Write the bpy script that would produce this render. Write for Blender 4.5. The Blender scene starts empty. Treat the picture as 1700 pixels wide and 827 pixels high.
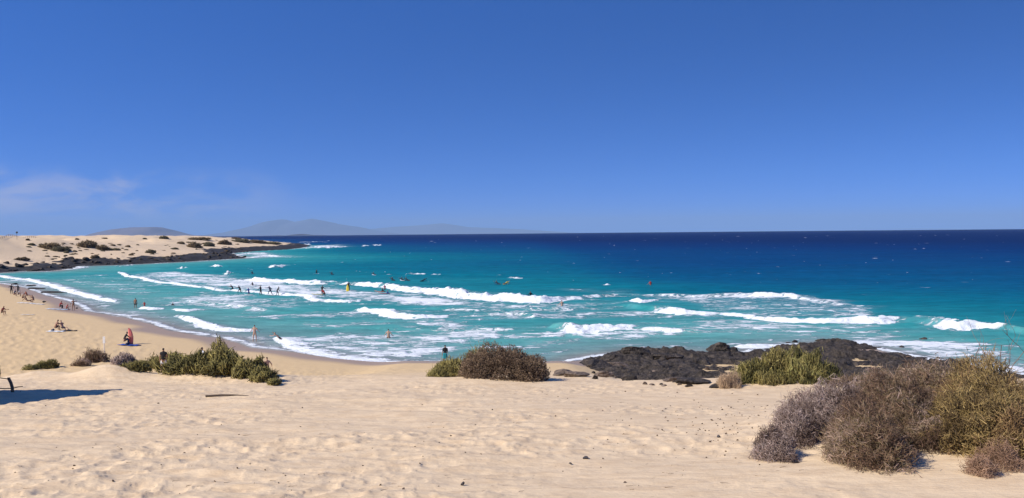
import bpy, bmesh, math, random
import numpy as np
from mathutils import Vector, Matrix, Euler

R = math.radians
rng = np.random.default_rng(7)
random.seed(7)
scene = bpy.context.scene
COL = scene.collection

# ------------------------------------------------------------------ camera
FPX, PW, PH = 1350.0, 1700.0, 827.0
CAM = np.array([0.0, 0.0, 11.0])
PITCH, ROLL = R(1.19), R(0.54)
_F = np.array([0, math.cos(PITCH), -math.sin(PITCH)])
_R0 = np.array([1.0, 0, 0]); _U0 = np.array([0, math.sin(PITCH), math.cos(PITCH)])
_RT = math.cos(ROLL) * _R0 - math.sin(ROLL) * _U0
_UP = math.cos(ROLL) * _U0 + math.sin(ROLL) * _R0
cam = bpy.data.cameras.new('camera'); camo = bpy.data.objects.new('camera', cam); COL.objects.link(camo)
cam.sensor_width = 36; cam.lens = 36 * FPX / PW; cam.clip_start = 0.1; cam.clip_end = 200000
camo.matrix_world = Matrix(((_RT[0], _UP[0], -_F[0], CAM[0]), (_RT[1], _UP[1], -_F[1], CAM[1]), (_RT[2], _UP[2], -_F[2], CAM[2]), (0, 0, 0, 1)))
scene.camera = camo

# ------------------------------------------------------------------ sky and sun
SUN_EL = R(40); SUN_DIR = np.array([-0.90, -0.43])           # the sun stands to the left, a little behind
SUN_DIR = SUN_DIR / np.linalg.norm(SUN_DIR)
world = bpy.data.worlds.new('World'); scene.world = world; world.use_nodes = True
wn, wl = world.node_tree.nodes, world.node_tree.links
wn.clear()
w_out = wn.new('ShaderNodeOutputWorld'); w_bg = wn.new('ShaderNodeBackground')
sky = wn.new('ShaderNodeTexSky'); sky.sky_type = 'NISHITA'; sky.sun_disc = False
sky.sun_elevation = SUN_EL
sky.sun_rotation = math.atan2(SUN_DIR[0], SUN_DIR[1])
sky.altitude = 0; sky.air_density = 1.0; sky.dust_density = 0.15; sky.ozone_density = 4.0
hs = wn.new('ShaderNodeHueSaturation'); hs.inputs['Saturation'].default_value = 1.10; hs.inputs['Value'].default_value = 1.0
tint = wn.new('ShaderNodeMix'); tint.data_type = 'RGBA'; tint.blend_type = 'MULTIPLY'; tint.inputs[0].default_value = 1.0
tint.inputs[7].default_value = (1.0, 1.26, 1.90, 1)                # the camera's strong blue
wl.new(sky.outputs[0], tint.inputs[6]); wl.new(tint.outputs[2], hs.inputs['Color'])
tcs = wn.new('ShaderNodeTexCoord'); vm = wn.new('ShaderNodeVectorMath'); vm.operation = 'MULTIPLY_ADD'   # clear, dustless horizon: look a little higher into the sky
wl.new(tcs.outputs['Generated'], vm.inputs[0]); vm.inputs[1].default_value = (1, 1, 2.3); vm.inputs[2].default_value = (0, 0, 0.19); wl.new(vm.outputs[0], sky.inputs['Vector'])
# faint low clouds over the land side
tc = wn.new('ShaderNodeTexCoord'); sep = wn.new('ShaderNodeSeparateXYZ'); wl.new(tc.outputs['Generated'], sep.inputs[0])
mp = wn.new('ShaderNodeMapping'); mp.inputs['Scale'].default_value = (3.6, 3.6, 10); mp.inputs['Location'].default_value = (1.3, 0.4, 0.35)
wl.new(tc.outputs['Generated'], mp.inputs[0])
cn = wn.new('ShaderNodeTexNoise'); cn.inputs['Scale'].default_value = 2.3; cn.inputs['Detail'].default_value = 8; cn.inputs['Roughness'].default_value = 0.6; cn.inputs['Distortion'].default_value = 0.4
wl.new(mp.outputs[0], cn.inputs['Vector'])
def wmath(op, a, b, clamp=False):
    n = wn.new('ShaderNodeMath'); n.operation = op; n.use_clamp = clamp
    for i, v in enumerate((a, b)):
        if isinstance(v, (int, float)): n.inputs[i].default_value = v
        else: wl.new(v, n.inputs[i])
    return n.outputs[0]
def wrange(v, a, b, c, d):
    n = wn.new('ShaderNodeMapRange'); n.interpolation_type = 'SMOOTHSTEP'
    wl.new(v, n.inputs[0])
    for i, k in enumerate((a, b, c, d)): n.inputs[i + 1].default_value = k
    return n.outputs[0]
cmask = wrange(cn.outputs[0], 0.42, 0.64, 0, 1)
band = wmath('MULTIPLY', wrange(sep.outputs[2], 0.005, 0.035, 0, 1), wrange(sep.outputs[2], 0.045, 0.085, 1, 0))
side = wrange(sep.outputs[0], -0.44, -0.20, 1, 0)
cm = wmath('MULTIPLY', wmath('MULTIPLY', cmask, band), wmath('MULTIPLY', side, 0.62))
mixc = wn.new('ShaderNodeMix'); mixc.data_type = 'RGBA'
wl.new(cm, mixc.inputs[0]); wl.new(hs.outputs[0], mixc.inputs[6]); mixc.inputs[7].default_value = (5.2, 5.3, 7.0, 1)
wl.new(mixc.outputs[2], w_bg.inputs[0]); w_bg.inputs[1].default_value = 0.084
wl.new(w_bg.outputs[0], w_out.inputs[0])

sl = bpy.data.lights.new('sun', 'SUN'); so = bpy.data.objects.new('sun', sl); COL.objects.link(so)
sl.energy = 5.0; sl.angle = R(0.5); sl.color = (1.0, 0.94, 0.82)
to_sun = Vector((SUN_DIR[0] * math.cos(SUN_EL), SUN_DIR[1] * math.cos(SUN_EL), math.sin(SUN_EL)))
so.rotation_euler = to_sun.to_track_quat('Z', 'Y').to_euler()
so.location = (-40, -20, 60)

vs = scene.view_settings
vs.view_transform = 'Standard'; vs.look = 'None'; vs.gamma = 1; vs.exposure = 0.25; vs.use_curve_mapping = False
scene.cycles.use_denoising = True
scene.cycles.max_bounces = 6; scene.cycles.diffuse_bounces = 2; scene.cycles.glossy_bounces = 2
scene.cycles.transmission_bounces = 2; scene.cycles.volume_bounces = 0; scene.cycles.transparent_max_bounces = 6

# ------------------------------------------------------------------ numeric helpers
def sst(x, a, b):
    t = np.clip((x - a) / (b - a), 0, 1); return t * t * (3 - 2 * t)
def _hash(ix, iy, seed):
    h = (ix.astype(np.int64) * 374761393 + iy.astype(np.int64) * 668265263 + seed * 1442695041) & 0xffffffff
    h = ((h ^ (h >> 13)) * 1274126177) & 0xffffffff
    return ((h ^ (h >> 16)) & 0xffffff) / float(0xffffff)
def vnoise(x, y, seed=0):
    ix = np.floor(x); iy = np.floor(y); fx = x - ix; fy = y - iy
    fx = fx * fx * fx * (fx * (fx * 6 - 15) + 10); fy = fy * fy * fy * (fy * (fy * 6 - 15) + 10)
    a = _hash(ix, iy, seed); b = _hash(ix + 1, iy, seed); c = _hash(ix, iy + 1, seed); d = _hash(ix + 1, iy + 1, seed)
    return (a + (b - a) * fx) * (1 - fy) + (c + (d - c) * fx) * fy
def fbm(x, y, octs=4, seed=0, rough=0.5):
    s = 0; a = 1; t = 0
    for o in range(octs):
        c, sn = math.cos(0.6 * o + 0.3), math.sin(0.6 * o + 0.3)
        s = s + a * vnoise((c * x - sn * y) * 2 ** o, (sn * x + c * y) * 2 ** o, seed + o * 17); t += a; a *= rough
    return s / t - 0.5
def dents(x, y, cell, seed):
    """jittered round hollows with a soft rim, 0..1"""
    gx, gy = x / cell, y / cell; ix, iy = np.floor(gx), np.floor(gy)
    best = np.zeros_like(x)
    for dx in (-1, 0, 1):
        for dy in (-1, 0, 1):
            cx, cy = ix + dx, iy + dy
            px = cx + _hash(cx, cy, seed); py = cy + _hash(cx, cy, seed + 5)
            ang = _hash(cx, cy, seed + 9) * 6.28; on = _hash(cx, cy, seed + 3)
            ux, uy = gx - px, gy - py
            a = (np.cos(ang) * ux + np.sin(ang) * uy) * 0.62; b = -np.sin(ang) * ux + np.cos(ang) * uy
            d = np.sqrt(a * a + b * b) / (0.22 + 0.16 * on)
            v = np.exp(-d ** 4) - 0.28 * np.exp(-((d - 1.35) / 0.35) ** 2)
            best = np.where(np.abs(v * (0.4 + on)) > np.abs(best), v * (0.4 + on), best)
    return best

def ray(px, py):
    d = _F + (px - PW / 2) / FPX * _RT + (PH / 2 - py) / FPX * _UP
    return d
def at_z(px, py, z=0.0):
    d = ray(px, py); t = (z - CAM[2]) / d[2]; return CAM + d * t
def at_y(px, py, Y):
    d = ray(px, py); return CAM + d * (Y / d[1])
def poly_world(pts, z=0.0):
    return np.array([at_z(px, py, z)[:2] for px, py in pts])

def seg_dist(x, y, P):
    """distance to a polyline, with the parameter along it and the signed side (left of travel positive)"""
    best = np.full(x.shape, 1e9); side = np.zeros(x.shape); par = np.zeros(x.shape)
    L = np.r_[0, np.cumsum(np.hypot(*np.diff(P, axis=0).T))]
    for i in range(len(P) - 1):
        a, b = P[i], P[i + 1]; e = b - a; l2 = max(e @ e, 1e-9)
        t = np.clip(((x - a[0]) * e[0] + (y - a[1]) * e[1]) / l2, 0, 1)
        dx = x - a[0] - t * e[0]; dy = y - a[1] - t * e[1]
        d = np.hypot(dx, dy); m = d < best
        best = np.where(m, d, best); side = np.where(m, np.sign(e[0] * (y - a[1]) - e[1] * (x - a[0])), side)
        par = np.where(m, (L[i] + t * math.sqrt(l2)) / L[-1], par)
    return best, side, par
def inside(x, y, P):
    r = np.zeros(x.shape, bool)
    n = len(P)
    for i in range(n):
        x0, y0 = P[i]; x1, y1 = P[(i + 1) % n]
        c = ((y0 > y) != (y1 > y))
        with np.errstate(divide='ignore', invalid='ignore'):
            xi = (x1 - x0) * (y - y0) / (y1 - y0 if y1 != y0 else 1e-9) + x0
        r ^= c & (x < xi)
    return r

# ------------------------------------------------------------------ the shoreline and the lie of the land
SHORE_PX = [(1700, 628), (1600, 606), (1550, 600), (1500, 591), (1440, 577), (1380, 571), (1320, 577), (1270, 582), (1235, 590), (1180, 594),
            (1140, 588), (1070, 586), (1000, 594), (965, 603), (930, 612), (880, 614), (800, 612), (700, 609), (620, 602), (540, 594),
            (488, 585), (414, 578), (395, 570), (366, 562), (340, 559), (280, 549), (250, 538), (205, 527), (140, 517), (128, 508), (100, 497), (75, 491), (40, 478), (0, 471)]
FAR_PX = [(0, 453), (40, 450), (80, 450.5), (110, 447), (130, 442), (160, 441), (200, 440), (260, 437), (320, 434), (385, 430), (410, 428.5), (392, 424), (385, 420.5),
          (430, 416.5), (480, 414), (505, 411), (519, 408), (500, 407), (474, 406), (455, 404.5), (430, 403.5)]
LAND = np.vstack([np.array([[150, -40], [100, 0], [66, 28], [48, 48]]), poly_world(SHORE_PX), np.array([[-150, 205], [-172, 222], [-182, 238], [-178, 256]]),
                  poly_world(FAR_PX), np.array([[-650, 1900], [-2600, 2600], [-2600, -300], [150, -300]])])
def shore_s(x, y):
    """signed distance from the waterline, positive on land"""
    d, _, _ = seg_dist(x, y, np.vstack([LAND, LAND[:1]]))
    return np.where(inside(x, y, LAND), d, -d)

def gmound(x, y, cx, cy, sx, sy, a):
    return a * np.exp(-(((x - cx) / sx) ** 2 + ((y - cy) / sy) ** 2))
MOUNDS = [(10.0, 20.5, 3.6, 4.6, 0.75), (13.5, 17.5, 3.5, 4.0, 0.35), (13.0, 38.5, 5.0, 2.6, 0.35),
          (-23.6, 47.5, 2.1, 1.7, 0.85), (-18.2, 47.0, 3.4, 1.8, 0.45), (-14.2, 45.5, 2.6, 1.6, 0.22), (-28.2, 48.5, 2.2, 1.6, 0.45), (-2.0, 42.0, 3.6, 1.6, 0.30), (-6.5, 42.0, 2.6, 2.0, 0.1)]
_gs = {}
def near_s(x, y):
    if 'g' not in _gs:
        gx, gy = np.meshgrid(np.arange(-70, 70.1, 0.5), np.arange(0, 110.1, 0.5), indexing='ij')
        _gs['g'] = shore_s(gx.ravel(), gy.ravel()).reshape(gx.shape)
    g = _gs['g']; u = np.clip((x + 70) / 0.5, 0, g.shape[0] - 1.001); v = np.clip(y / 0.5, 0, g.shape[1] - 1.001)
    i, j = u.astype(int), v.astype(int); a, b_ = u - i, v - j
    return (g[i, j] * (1 - a) + g[i + 1, j] * a) * (1 - b_) + (g[i, j + 1] * (1 - a) + g[i + 1, j + 1] * a) * b_
def terrain(x, y, s=None, detail=True):
    if s is None:
        nr_ = (np.abs(x) < 69) & (y > 0.5) & (y < 109)
        s = near_s(x, y)
        if not nr_.all(): s = s.copy(); s[~nr_] = shore_s(x[~nr_], y[~nr_])
    # beach profile
    sp = np.maximum(s, 0)
    zb = 1.55 * (1 - np.exp(-sp * 0.085 / 1.55)) + 0.004 * np.minimum(sp, 120)
    zb = np.where(s < 0, 0.085 * s, zb)
    # foreground dune slope; to the left it breaks off towards the beach behind the scrub
    zp = 8.1 - 0.1157 * y
    zp = zp - 0.75 * sst(y, 49, 54) * sst(-x, 8, 13) * 1.0
    zp = zp - 1.2 * sst(y, 40.5, 47) * sst(x, 14, 18) - (0.45 * sst(y, 41, 47) + 0.5 * sst(y, 48, 55)) * sst(x, 3.5, 8)
    for m in MOUNDS: zp = zp + gmound(x, y, *m)
    far = sst(y, 212, 262) * sst(-x, 60, 110)
    k = 0.35
    zn = np.where(zp - zb > 6 * k, zp, np.where(zb - zp > 6 * k, zb, k * np.logaddexp(np.clip(zp / k, -400, 400), np.clip(zb / k, -400, 400))))
    zn = np.where(s < 0, np.minimum(zn, zb + 0.35 * np.exp(s / 2.0)), zn)
    # far coast: a low lava bank, then dunes
    n1 = fbm(x / 55, y / 90, 4, 3)
    zf = 2.0 * sst(sp, 0, 11) + np.where(sp > 12, 8.2 * (1 - np.exp(-np.maximum(sp - 12, 0) / 70)), 0)
    zf = zf + sst(sp, 15, 60) * (6.5 * n1 + 3.6 * fbm(x / 17, y / 22, 3, 31)) + 8.5 * sst(-x, 165, 228) * sst(sp, 12, 60) * sst(-y, -420, -300)
    zf = zf + (1 - sst(sp, 14, 24)) * sst(sp, 0.5, 4) * (2.2 * fbm(x / 7, y / 7, 4, 35, 0.6)) + sst(sp, 30, 90) * 2.2 * np.abs(fbm(x / 30, y / 38, 3, 37))
    zf = np.where(s < 0, 0.12 * s, zf)
    z = zn * (1 - far) + zf * far
    if detail:
        near = 1 - far
        land = sst(s, 0.5, 5) * near
        dry = land
        r = np.hypot(x, y)
        close = 1 - sst(r, 45, 70)
        smooth = 1 - 0.85 * np.exp(-(((x - 8.5) / 3.2) ** 2 + ((y - 14) / 3.0) ** 2)) - 0.5 * np.exp(-(((x - 10) / 3.5) ** 2 + ((y - 24) / 7) ** 2))
        z = z + land * 0.22 * fbm(x / 7, y / 5, 3, 11) * close
        z = z + dry * close * smooth * (0.125 * fbm(x / 2.2 + 0.25 * y, y / 0.9, 4, 21) * (0.45 + 1.2 * sst(-x, -4, 6)) - 0.05 * np.abs(fbm(x / 2.6 - 0.4 * y, y / 1.3, 2, 23)) * sst(-x, -3, 5))
        dmod = 0.08 + 1.15 * sst(fbm(x / 5, y / 4, 3, 41), -0.14, 0.16)
        z = z - dry * smooth * dmod * (0.027 * dents(x, y, 0.74, 51) + 0.016 * dents(x, y, 0.40, 61)) * close
        z = z - dry * (1 - close) * 0.055 * dents(x, y, 0.9, 71) * sst(s, 5, 12) * (1 - sst(r, 120, 170))
    return z
def T1(x, y, detail=False):
    return float(terrain(np.array([float(x)]), np.array([float(y)]), None, detail)[0])
def ground(px, py, up=0.0):
    """the first point along a view ray that meets the ground raised by `up`"""
    d = ray(px, py)
    t = np.concatenate([np.linspace(5, 60, 700), np.linspace(60.2, 400, 900), np.linspace(401, 1500, 600)])
    p = CAM[None] + d[None] * t[:, None]
    g = np.maximum(terrain(p[:, 0], p[:, 1], None, False), -0.05) + up
    below = np.nonzero(p[:, 2] < g)[0]
    i = below[0] if len(below) else len(t) - 1
    q = p[i]; return np.array([q[0], q[1], g[i] - up])

# ------------------------------------------------------------------ material helpers
def new_mat(name):
    m = bpy.data.materials.new(name); m.use_nodes = True
    nt = m.node_tree; b = nt.nodes['Principled BSDF']
    return m, nt, b
class NT:
    def __init__(s, nt): s.t = nt; s.n = nt.nodes; s.l = nt.links
    def attr(s, name): n = s.n.new('ShaderNodeAttribute'); n.attribute_name = name; return n
    def pos(s): return s.n.new('ShaderNodeNewGeometry').outputs['Position']
    def mapping(s, v, sc=(1, 1, 1), loc=(0, 0, 0), rot=(0, 0, 0)):
        n = s.n.new('ShaderNodeMapping'); s.l.new(v, n.inputs[0]); n.inputs['Scale'].default_value = sc; n.inputs['Location'].default_value = loc; n.inputs['Rotation'].default_value = rot; return n.outputs[0]
    def noise(s, v, scale, detail=4, rough=0.55, dist=0.0):
        n = s.n.new('ShaderNodeTexNoise'); s.l.new(v, n.inputs['Vector']); n.inputs['Scale'].default_value = scale; n.inputs['Detail'].default_value = detail
        n.inputs['Roughness'].default_value = rough; n.inputs['Distortion'].default_value = dist; return n.outputs[0]
    def voro(s, v, scale, feature='F1'):
        n = s.n.new('ShaderNodeTexVoronoi'); n.feature = feature; s.l.new(v, n.inputs['Vector']); n.inputs['Scale'].default_value = scale; return n.outputs['Distance']
    def math(s, op, a, b=0.0, clamp=False):
        n = s.n.new('ShaderNodeMath'); n.operation = op; n.use_clamp = clamp
        for i, v in enumerate((a, b)):
            if isinstance(v, (int, float)): n.inputs[i].default_value = v
            else: s.l.new(v, n.inputs[i])
        return n.outputs[0]
    def rng(s, v, a, b, c=0.0, d=1.0, smooth=True):
        n = s.n.new('ShaderNodeMapRange'); n.interpolation_type = 'SMOOTHSTEP' if smooth else 'LINEAR'
        if isinstance(v, (int, float)): n.inputs[0].default_value = v
        else: s.l.new(v, n.inputs[0])
        for i, k in enumerate((a, b, c, d)): n.inputs[i + 1].default_value = k
        return n.outputs[0]
    def mix(s, f, a, b):
        n = s.n.new('ShaderNodeMix'); n.data_type = 'RGBA'
        if isinstance(f, (int, float)): n.inputs[0].default_value = f
        else: s.l.new(f, n.inputs[0])
        for i, v in ((6, a), (7, b)):
            if isinstance(v, tuple): n.inputs[i].default_value = (*v[:3], 1)
            else: s.l.new(v, n.inputs[i])
        return n.outputs[2]
    def ramp(s, v, stops):
        n = s.n.new('ShaderNodeValToRGB'); s.l.new(v, n.inputs[0]); e = n.color_ramp.elements
        while len(e) < len(stops): e.new(0.5)
        for i, (p, c) in enumerate(stops): e[i].position = p; e[i].color = (*c, 1)
        return n.outputs[0]
    def bump(s, h, strength, dist, normal=None):
        n = s.n.new('ShaderNodeBump'); s.l.new(h, n.inputs['Height']); n.inputs['Strength'].default_value = strength; n.inputs['Distance'].default_value = dist
        if normal is not None: s.l.new(normal, n.inputs['Normal'])
        return n.outputs[0]
def simple_mat(name, col, rough=0.7, var=0.12, scale=6.0, spec=0.3, metal=0.0):
    m, nt, b = new_mat(name); N = NT(nt)
    tcn = N.n.new('ShaderNodeTexCoord').outputs['Object']
    nz = N.noise(tcn, scale, 4)
    c = N.mix(nz, tuple(v * (1 - var) for v in col), tuple(min(1, v * (1 + var)) for v in col))
    N.l.new(c, b.inputs['Base Color']); b.inputs['Roughness'].default_value = rough; b.inputs['Specular IOR Level'].default_value = spec; b.inputs['Metallic'].default_value = metal
    return m
_MC = {}
def cmat(col, rough=0.75, spec=0.25):
    k = (tuple(round(c, 3) for c in col), rough)
    if k not in _MC: _MC[k] = simple_mat('cloth_%d' % len(_MC), col, rough, spec=spec, scale=14)
    return _MC[k]

def mesh_from(name, V, Fq, smooth=True):
    """V (n,3) array; Fq list/array of equal-length faces, or a list of such arrays"""
    me = bpy.data.meshes.new(name)
    arrs = Fq if isinstance(Fq, list) else [Fq]
    V = np.asarray(V, dtype=np.float32)
    me.vertices.add(len(V)); me.vertices.foreach_set('co', V.ravel())
    loops = np.concatenate([np.asarray(a, dtype=np.int32).ravel() for a in arrs])
    starts = []; c = 0; tot = []
    for a in arrs:
        a = np.asarray(a); n, k = a.shape
        starts.append(c + np.arange(n) * k); tot.append(np.full(n, k)); c += n * k
    starts = np.concatenate(starts).astype(np.int32)
    me.loops.add(len(loops)); me.loops.foreach_set('vertex_index', loops)
    me.polygons.add(len(starts)); me.polygons.foreach_set('loop_start', starts)
    me.update(calc_edges=True); me.validate()
    if smooth: me.polygons.foreach_set('use_smooth', np.ones(len(me.polygons), bool))
    return me
def fattr(me, name, vals):
    a = me.attributes.new(name, 'FLOAT', 'POINT'); a.data.foreach_set('value', np.asarray(vals, dtype=np.float32).ravel())
def cattr(me, name, cols):
    a = me.attributes.new(name, 'FLOAT_COLOR', 'POINT')
    c = np.ones((len(cols), 4), dtype=np.float32); c[:, :3] = cols; a.data.foreach_set('color', c.ravel())
def link(name, me, mat=None, parent=None, loc=None, rot=None, scale=None):
    o = bpy.data.objects.new(name, me); COL.objects.link(o)
    if mat is not None and me is not None and len(me.materials) == 0: me.materials.append(mat)
    if parent is not None: o.parent = parent
    if loc is not None: o.location = tuple(float(v) for v in loc)
    if rot is not None: o.rotation_euler = rot
    if scale is not None: o.scale = scale if hasattr(scale, '__len__') else (scale,) * 3
    return o
def tag(o, label, cat, group=None, kind=None):
    if label: o['label'] = label
    if cat: o['category'] = cat
    if group: o['group'] = group
    if kind: o['kind'] = kind
    return o
def grid_faces(nr, nc):
    i = np.arange(nr - 1)[:, None] * nc + np.arange(nc - 1)[None]
    return np.stack([i, i + 1, i + nc + 1, i + nc], -1).reshape(-1, 4)
def compact(V, F, *attrs):
    used = np.zeros(len(V), bool); used[F.ravel()] = True
    idx = np.cumsum(used) - 1
    return (V[used], idx[F]) + tuple(a[used] for a in attrs)
def polar(r, az):
    rr, aa = np.meshgrid(r, az, indexing='ij'); return rr * np.sin(aa), rr * np.cos(aa)
def radii(parts):
    out = [parts[0][0]]
    for (_, r1, ratio) in parts:
        n = max(1, int(round(math.log(r1 / out[-1]) / math.log(1 + ratio)))); base = out[-1]
        out += list(base * (r1 / base) ** (np.arange(1, n + 1) / n))
    return np.array(out)

# ------------------------------------------------------------------ sand (one sheet: foreground dune, beach, far dunes, sea bed edge)
az = np.radians(np.linspace(-46, 46, 1080))
rad = radii([(2.0, 7, 0.03), (7, 60, 0.0062), (60, 130, 0.009), (130, 2200, 0.0135)])
X, Y = polar(rad, az); nr, nc = X.shape; X = X.ravel(); Y = Y.ravel()
S = shore_s(X, Y); Z = terrain(X, Y, S)
keepv = (Z > -1.3)
Fq = grid_faces(nr, nc); Fq = Fq[keepv[Fq].any(1)]
far = sst(Y, 212, 262) * sst(-X, 60, 110)
rockn = fbm(X / 9, Y / 9, 3, 77)
rock = far * (1 - sst(S + rockn * 16 + 5.5 * (1 - sst(Y, 300, 360)), 13, 19)) * 1.0
# dark ledge where the bay meets the sand at the left
ro = np.hypot(X, Y)
wet = (1 - far) * (1 - sst(S + 3.0 * fbm(X / 9, Y / 9, 2, 83), 2.2, 4.7))
beach = (1 - far) * (1 - sst(terrain(X, Y, S, False) + 0.5 * fbm(X / 6, Y / 6, 3, 85), 1.6, 2.9))
V = np.stack([X, Y, Z - ro ** 2 / 12.742e6], 1)
V, Fq, rock, wet, beach, far_c = compact(V, Fq, rock, wet, beach, far)
me = mesh_from('sand', V, Fq); fattr(me, 'rock', rock); fattr(me, 'wet', wet); fattr(me, 'beach', beach)
m, nt, b = new_mat('sand'); N = NT(nt); P = N.pos()
big = N.noise(P, 0.16, 4, 0.6); mid = N.noise(N.mapping(P, (1, 1.8, 1)), 1.3, 5, 0.62); fine = N.noise(P, 9.0, 4, 0.7)
dune = N.mix(big, (0.65, 0.485, 0.31), (0.73, 0.555, 0.365))
dune = N.mix(N.rng(mid, 0.35, 0.75), dune, (0.585, 0.42, 0.26))
gold = N.mix(mid, (0.57, 0.395, 0.205), (0.67, 0.48, 0.265))
sandc = N.mix(N.attr('beach').outputs['Fac'], dune, gold)
speck = N.rng(N.noise(P, 5.5, 3, 0.6), 0.66, 0.74)
sandc = N.mix(N.math('MULTIPLY', speck, 0.45), sandc, (0.20, 0.14, 0.09))
streak = N.rng(N.noise(N.mapping(P, (2.2, 5.0, 1), rot=(0, 0, 0.12)), 1.6, 4, 0.65, 0.6), 0.60, 0.72)
sandc = N.mix(N.math('MULTIPLY', streak, 0.30), sandc, (0.33, 0.22, 0.14))
wetc = N.mix(N.attr('wet').outputs['Fac'], sandc, (0.36, 0.255, 0.175))
rk = N.noise(P, 0.5, 8, 0.7)
rockc = N.mix(N.rng(rk, 0.35, 0.7), (0.010, 0.009, 0.010), (0.05, 0.042, 0.038))
rmask = N.rng(N.math('ADD', N.attr('rock').outputs['Fac'], N.math('MULTIPLY', N.math('SUBTRACT', N.noise(P, 0.35, 5, 0.6), 0.5), 0.6)), 0.42, 0.55)
N.l.new(N.mix(rmask, wetc, rockc), b.inputs['Base Color'])
rgh = N.rng(N.attr('wet').outputs['Fac'], 0.0, 1.0, 0.9, 0.55)
N.l.new(rgh, b.inputs['Roughness']); b.inputs['Specular IOR Level'].default_value = 0.35
dry = N.math('SUBTRACT', 1.0, N.attr('wet').outputs['Fac'])
gr = N.noise(N.mapping(P, (1, 1.6, 1)), 4.2, 4, 0.65, 0.5)
hgt = N.math('MULTIPLY', N.math('ADD', N.math('ADD', mid, N.math('MULTIPLY', gr, 0.38)), N.math('MULTIPLY', fine, 0.14)), dry)
bn = N.bump(hgt, 0.55, 0.09)
N.l.new(bn, b.inputs['Normal'])
sand = link('sand_ground', me, m); sand['kind'] = 'structure'

# ------------------------------------------------------------------ sea
def dense(P, n=60):
    L = np.r_[0, np.cumsum(np.hypot(*np.diff(P, axis=0).T))]; t = np.linspace(0, L[-1], n)
    return np.stack([np.interp(t, L, P[:, 0]), np.interp(t, L, P[:, 1])], 1)
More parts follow.
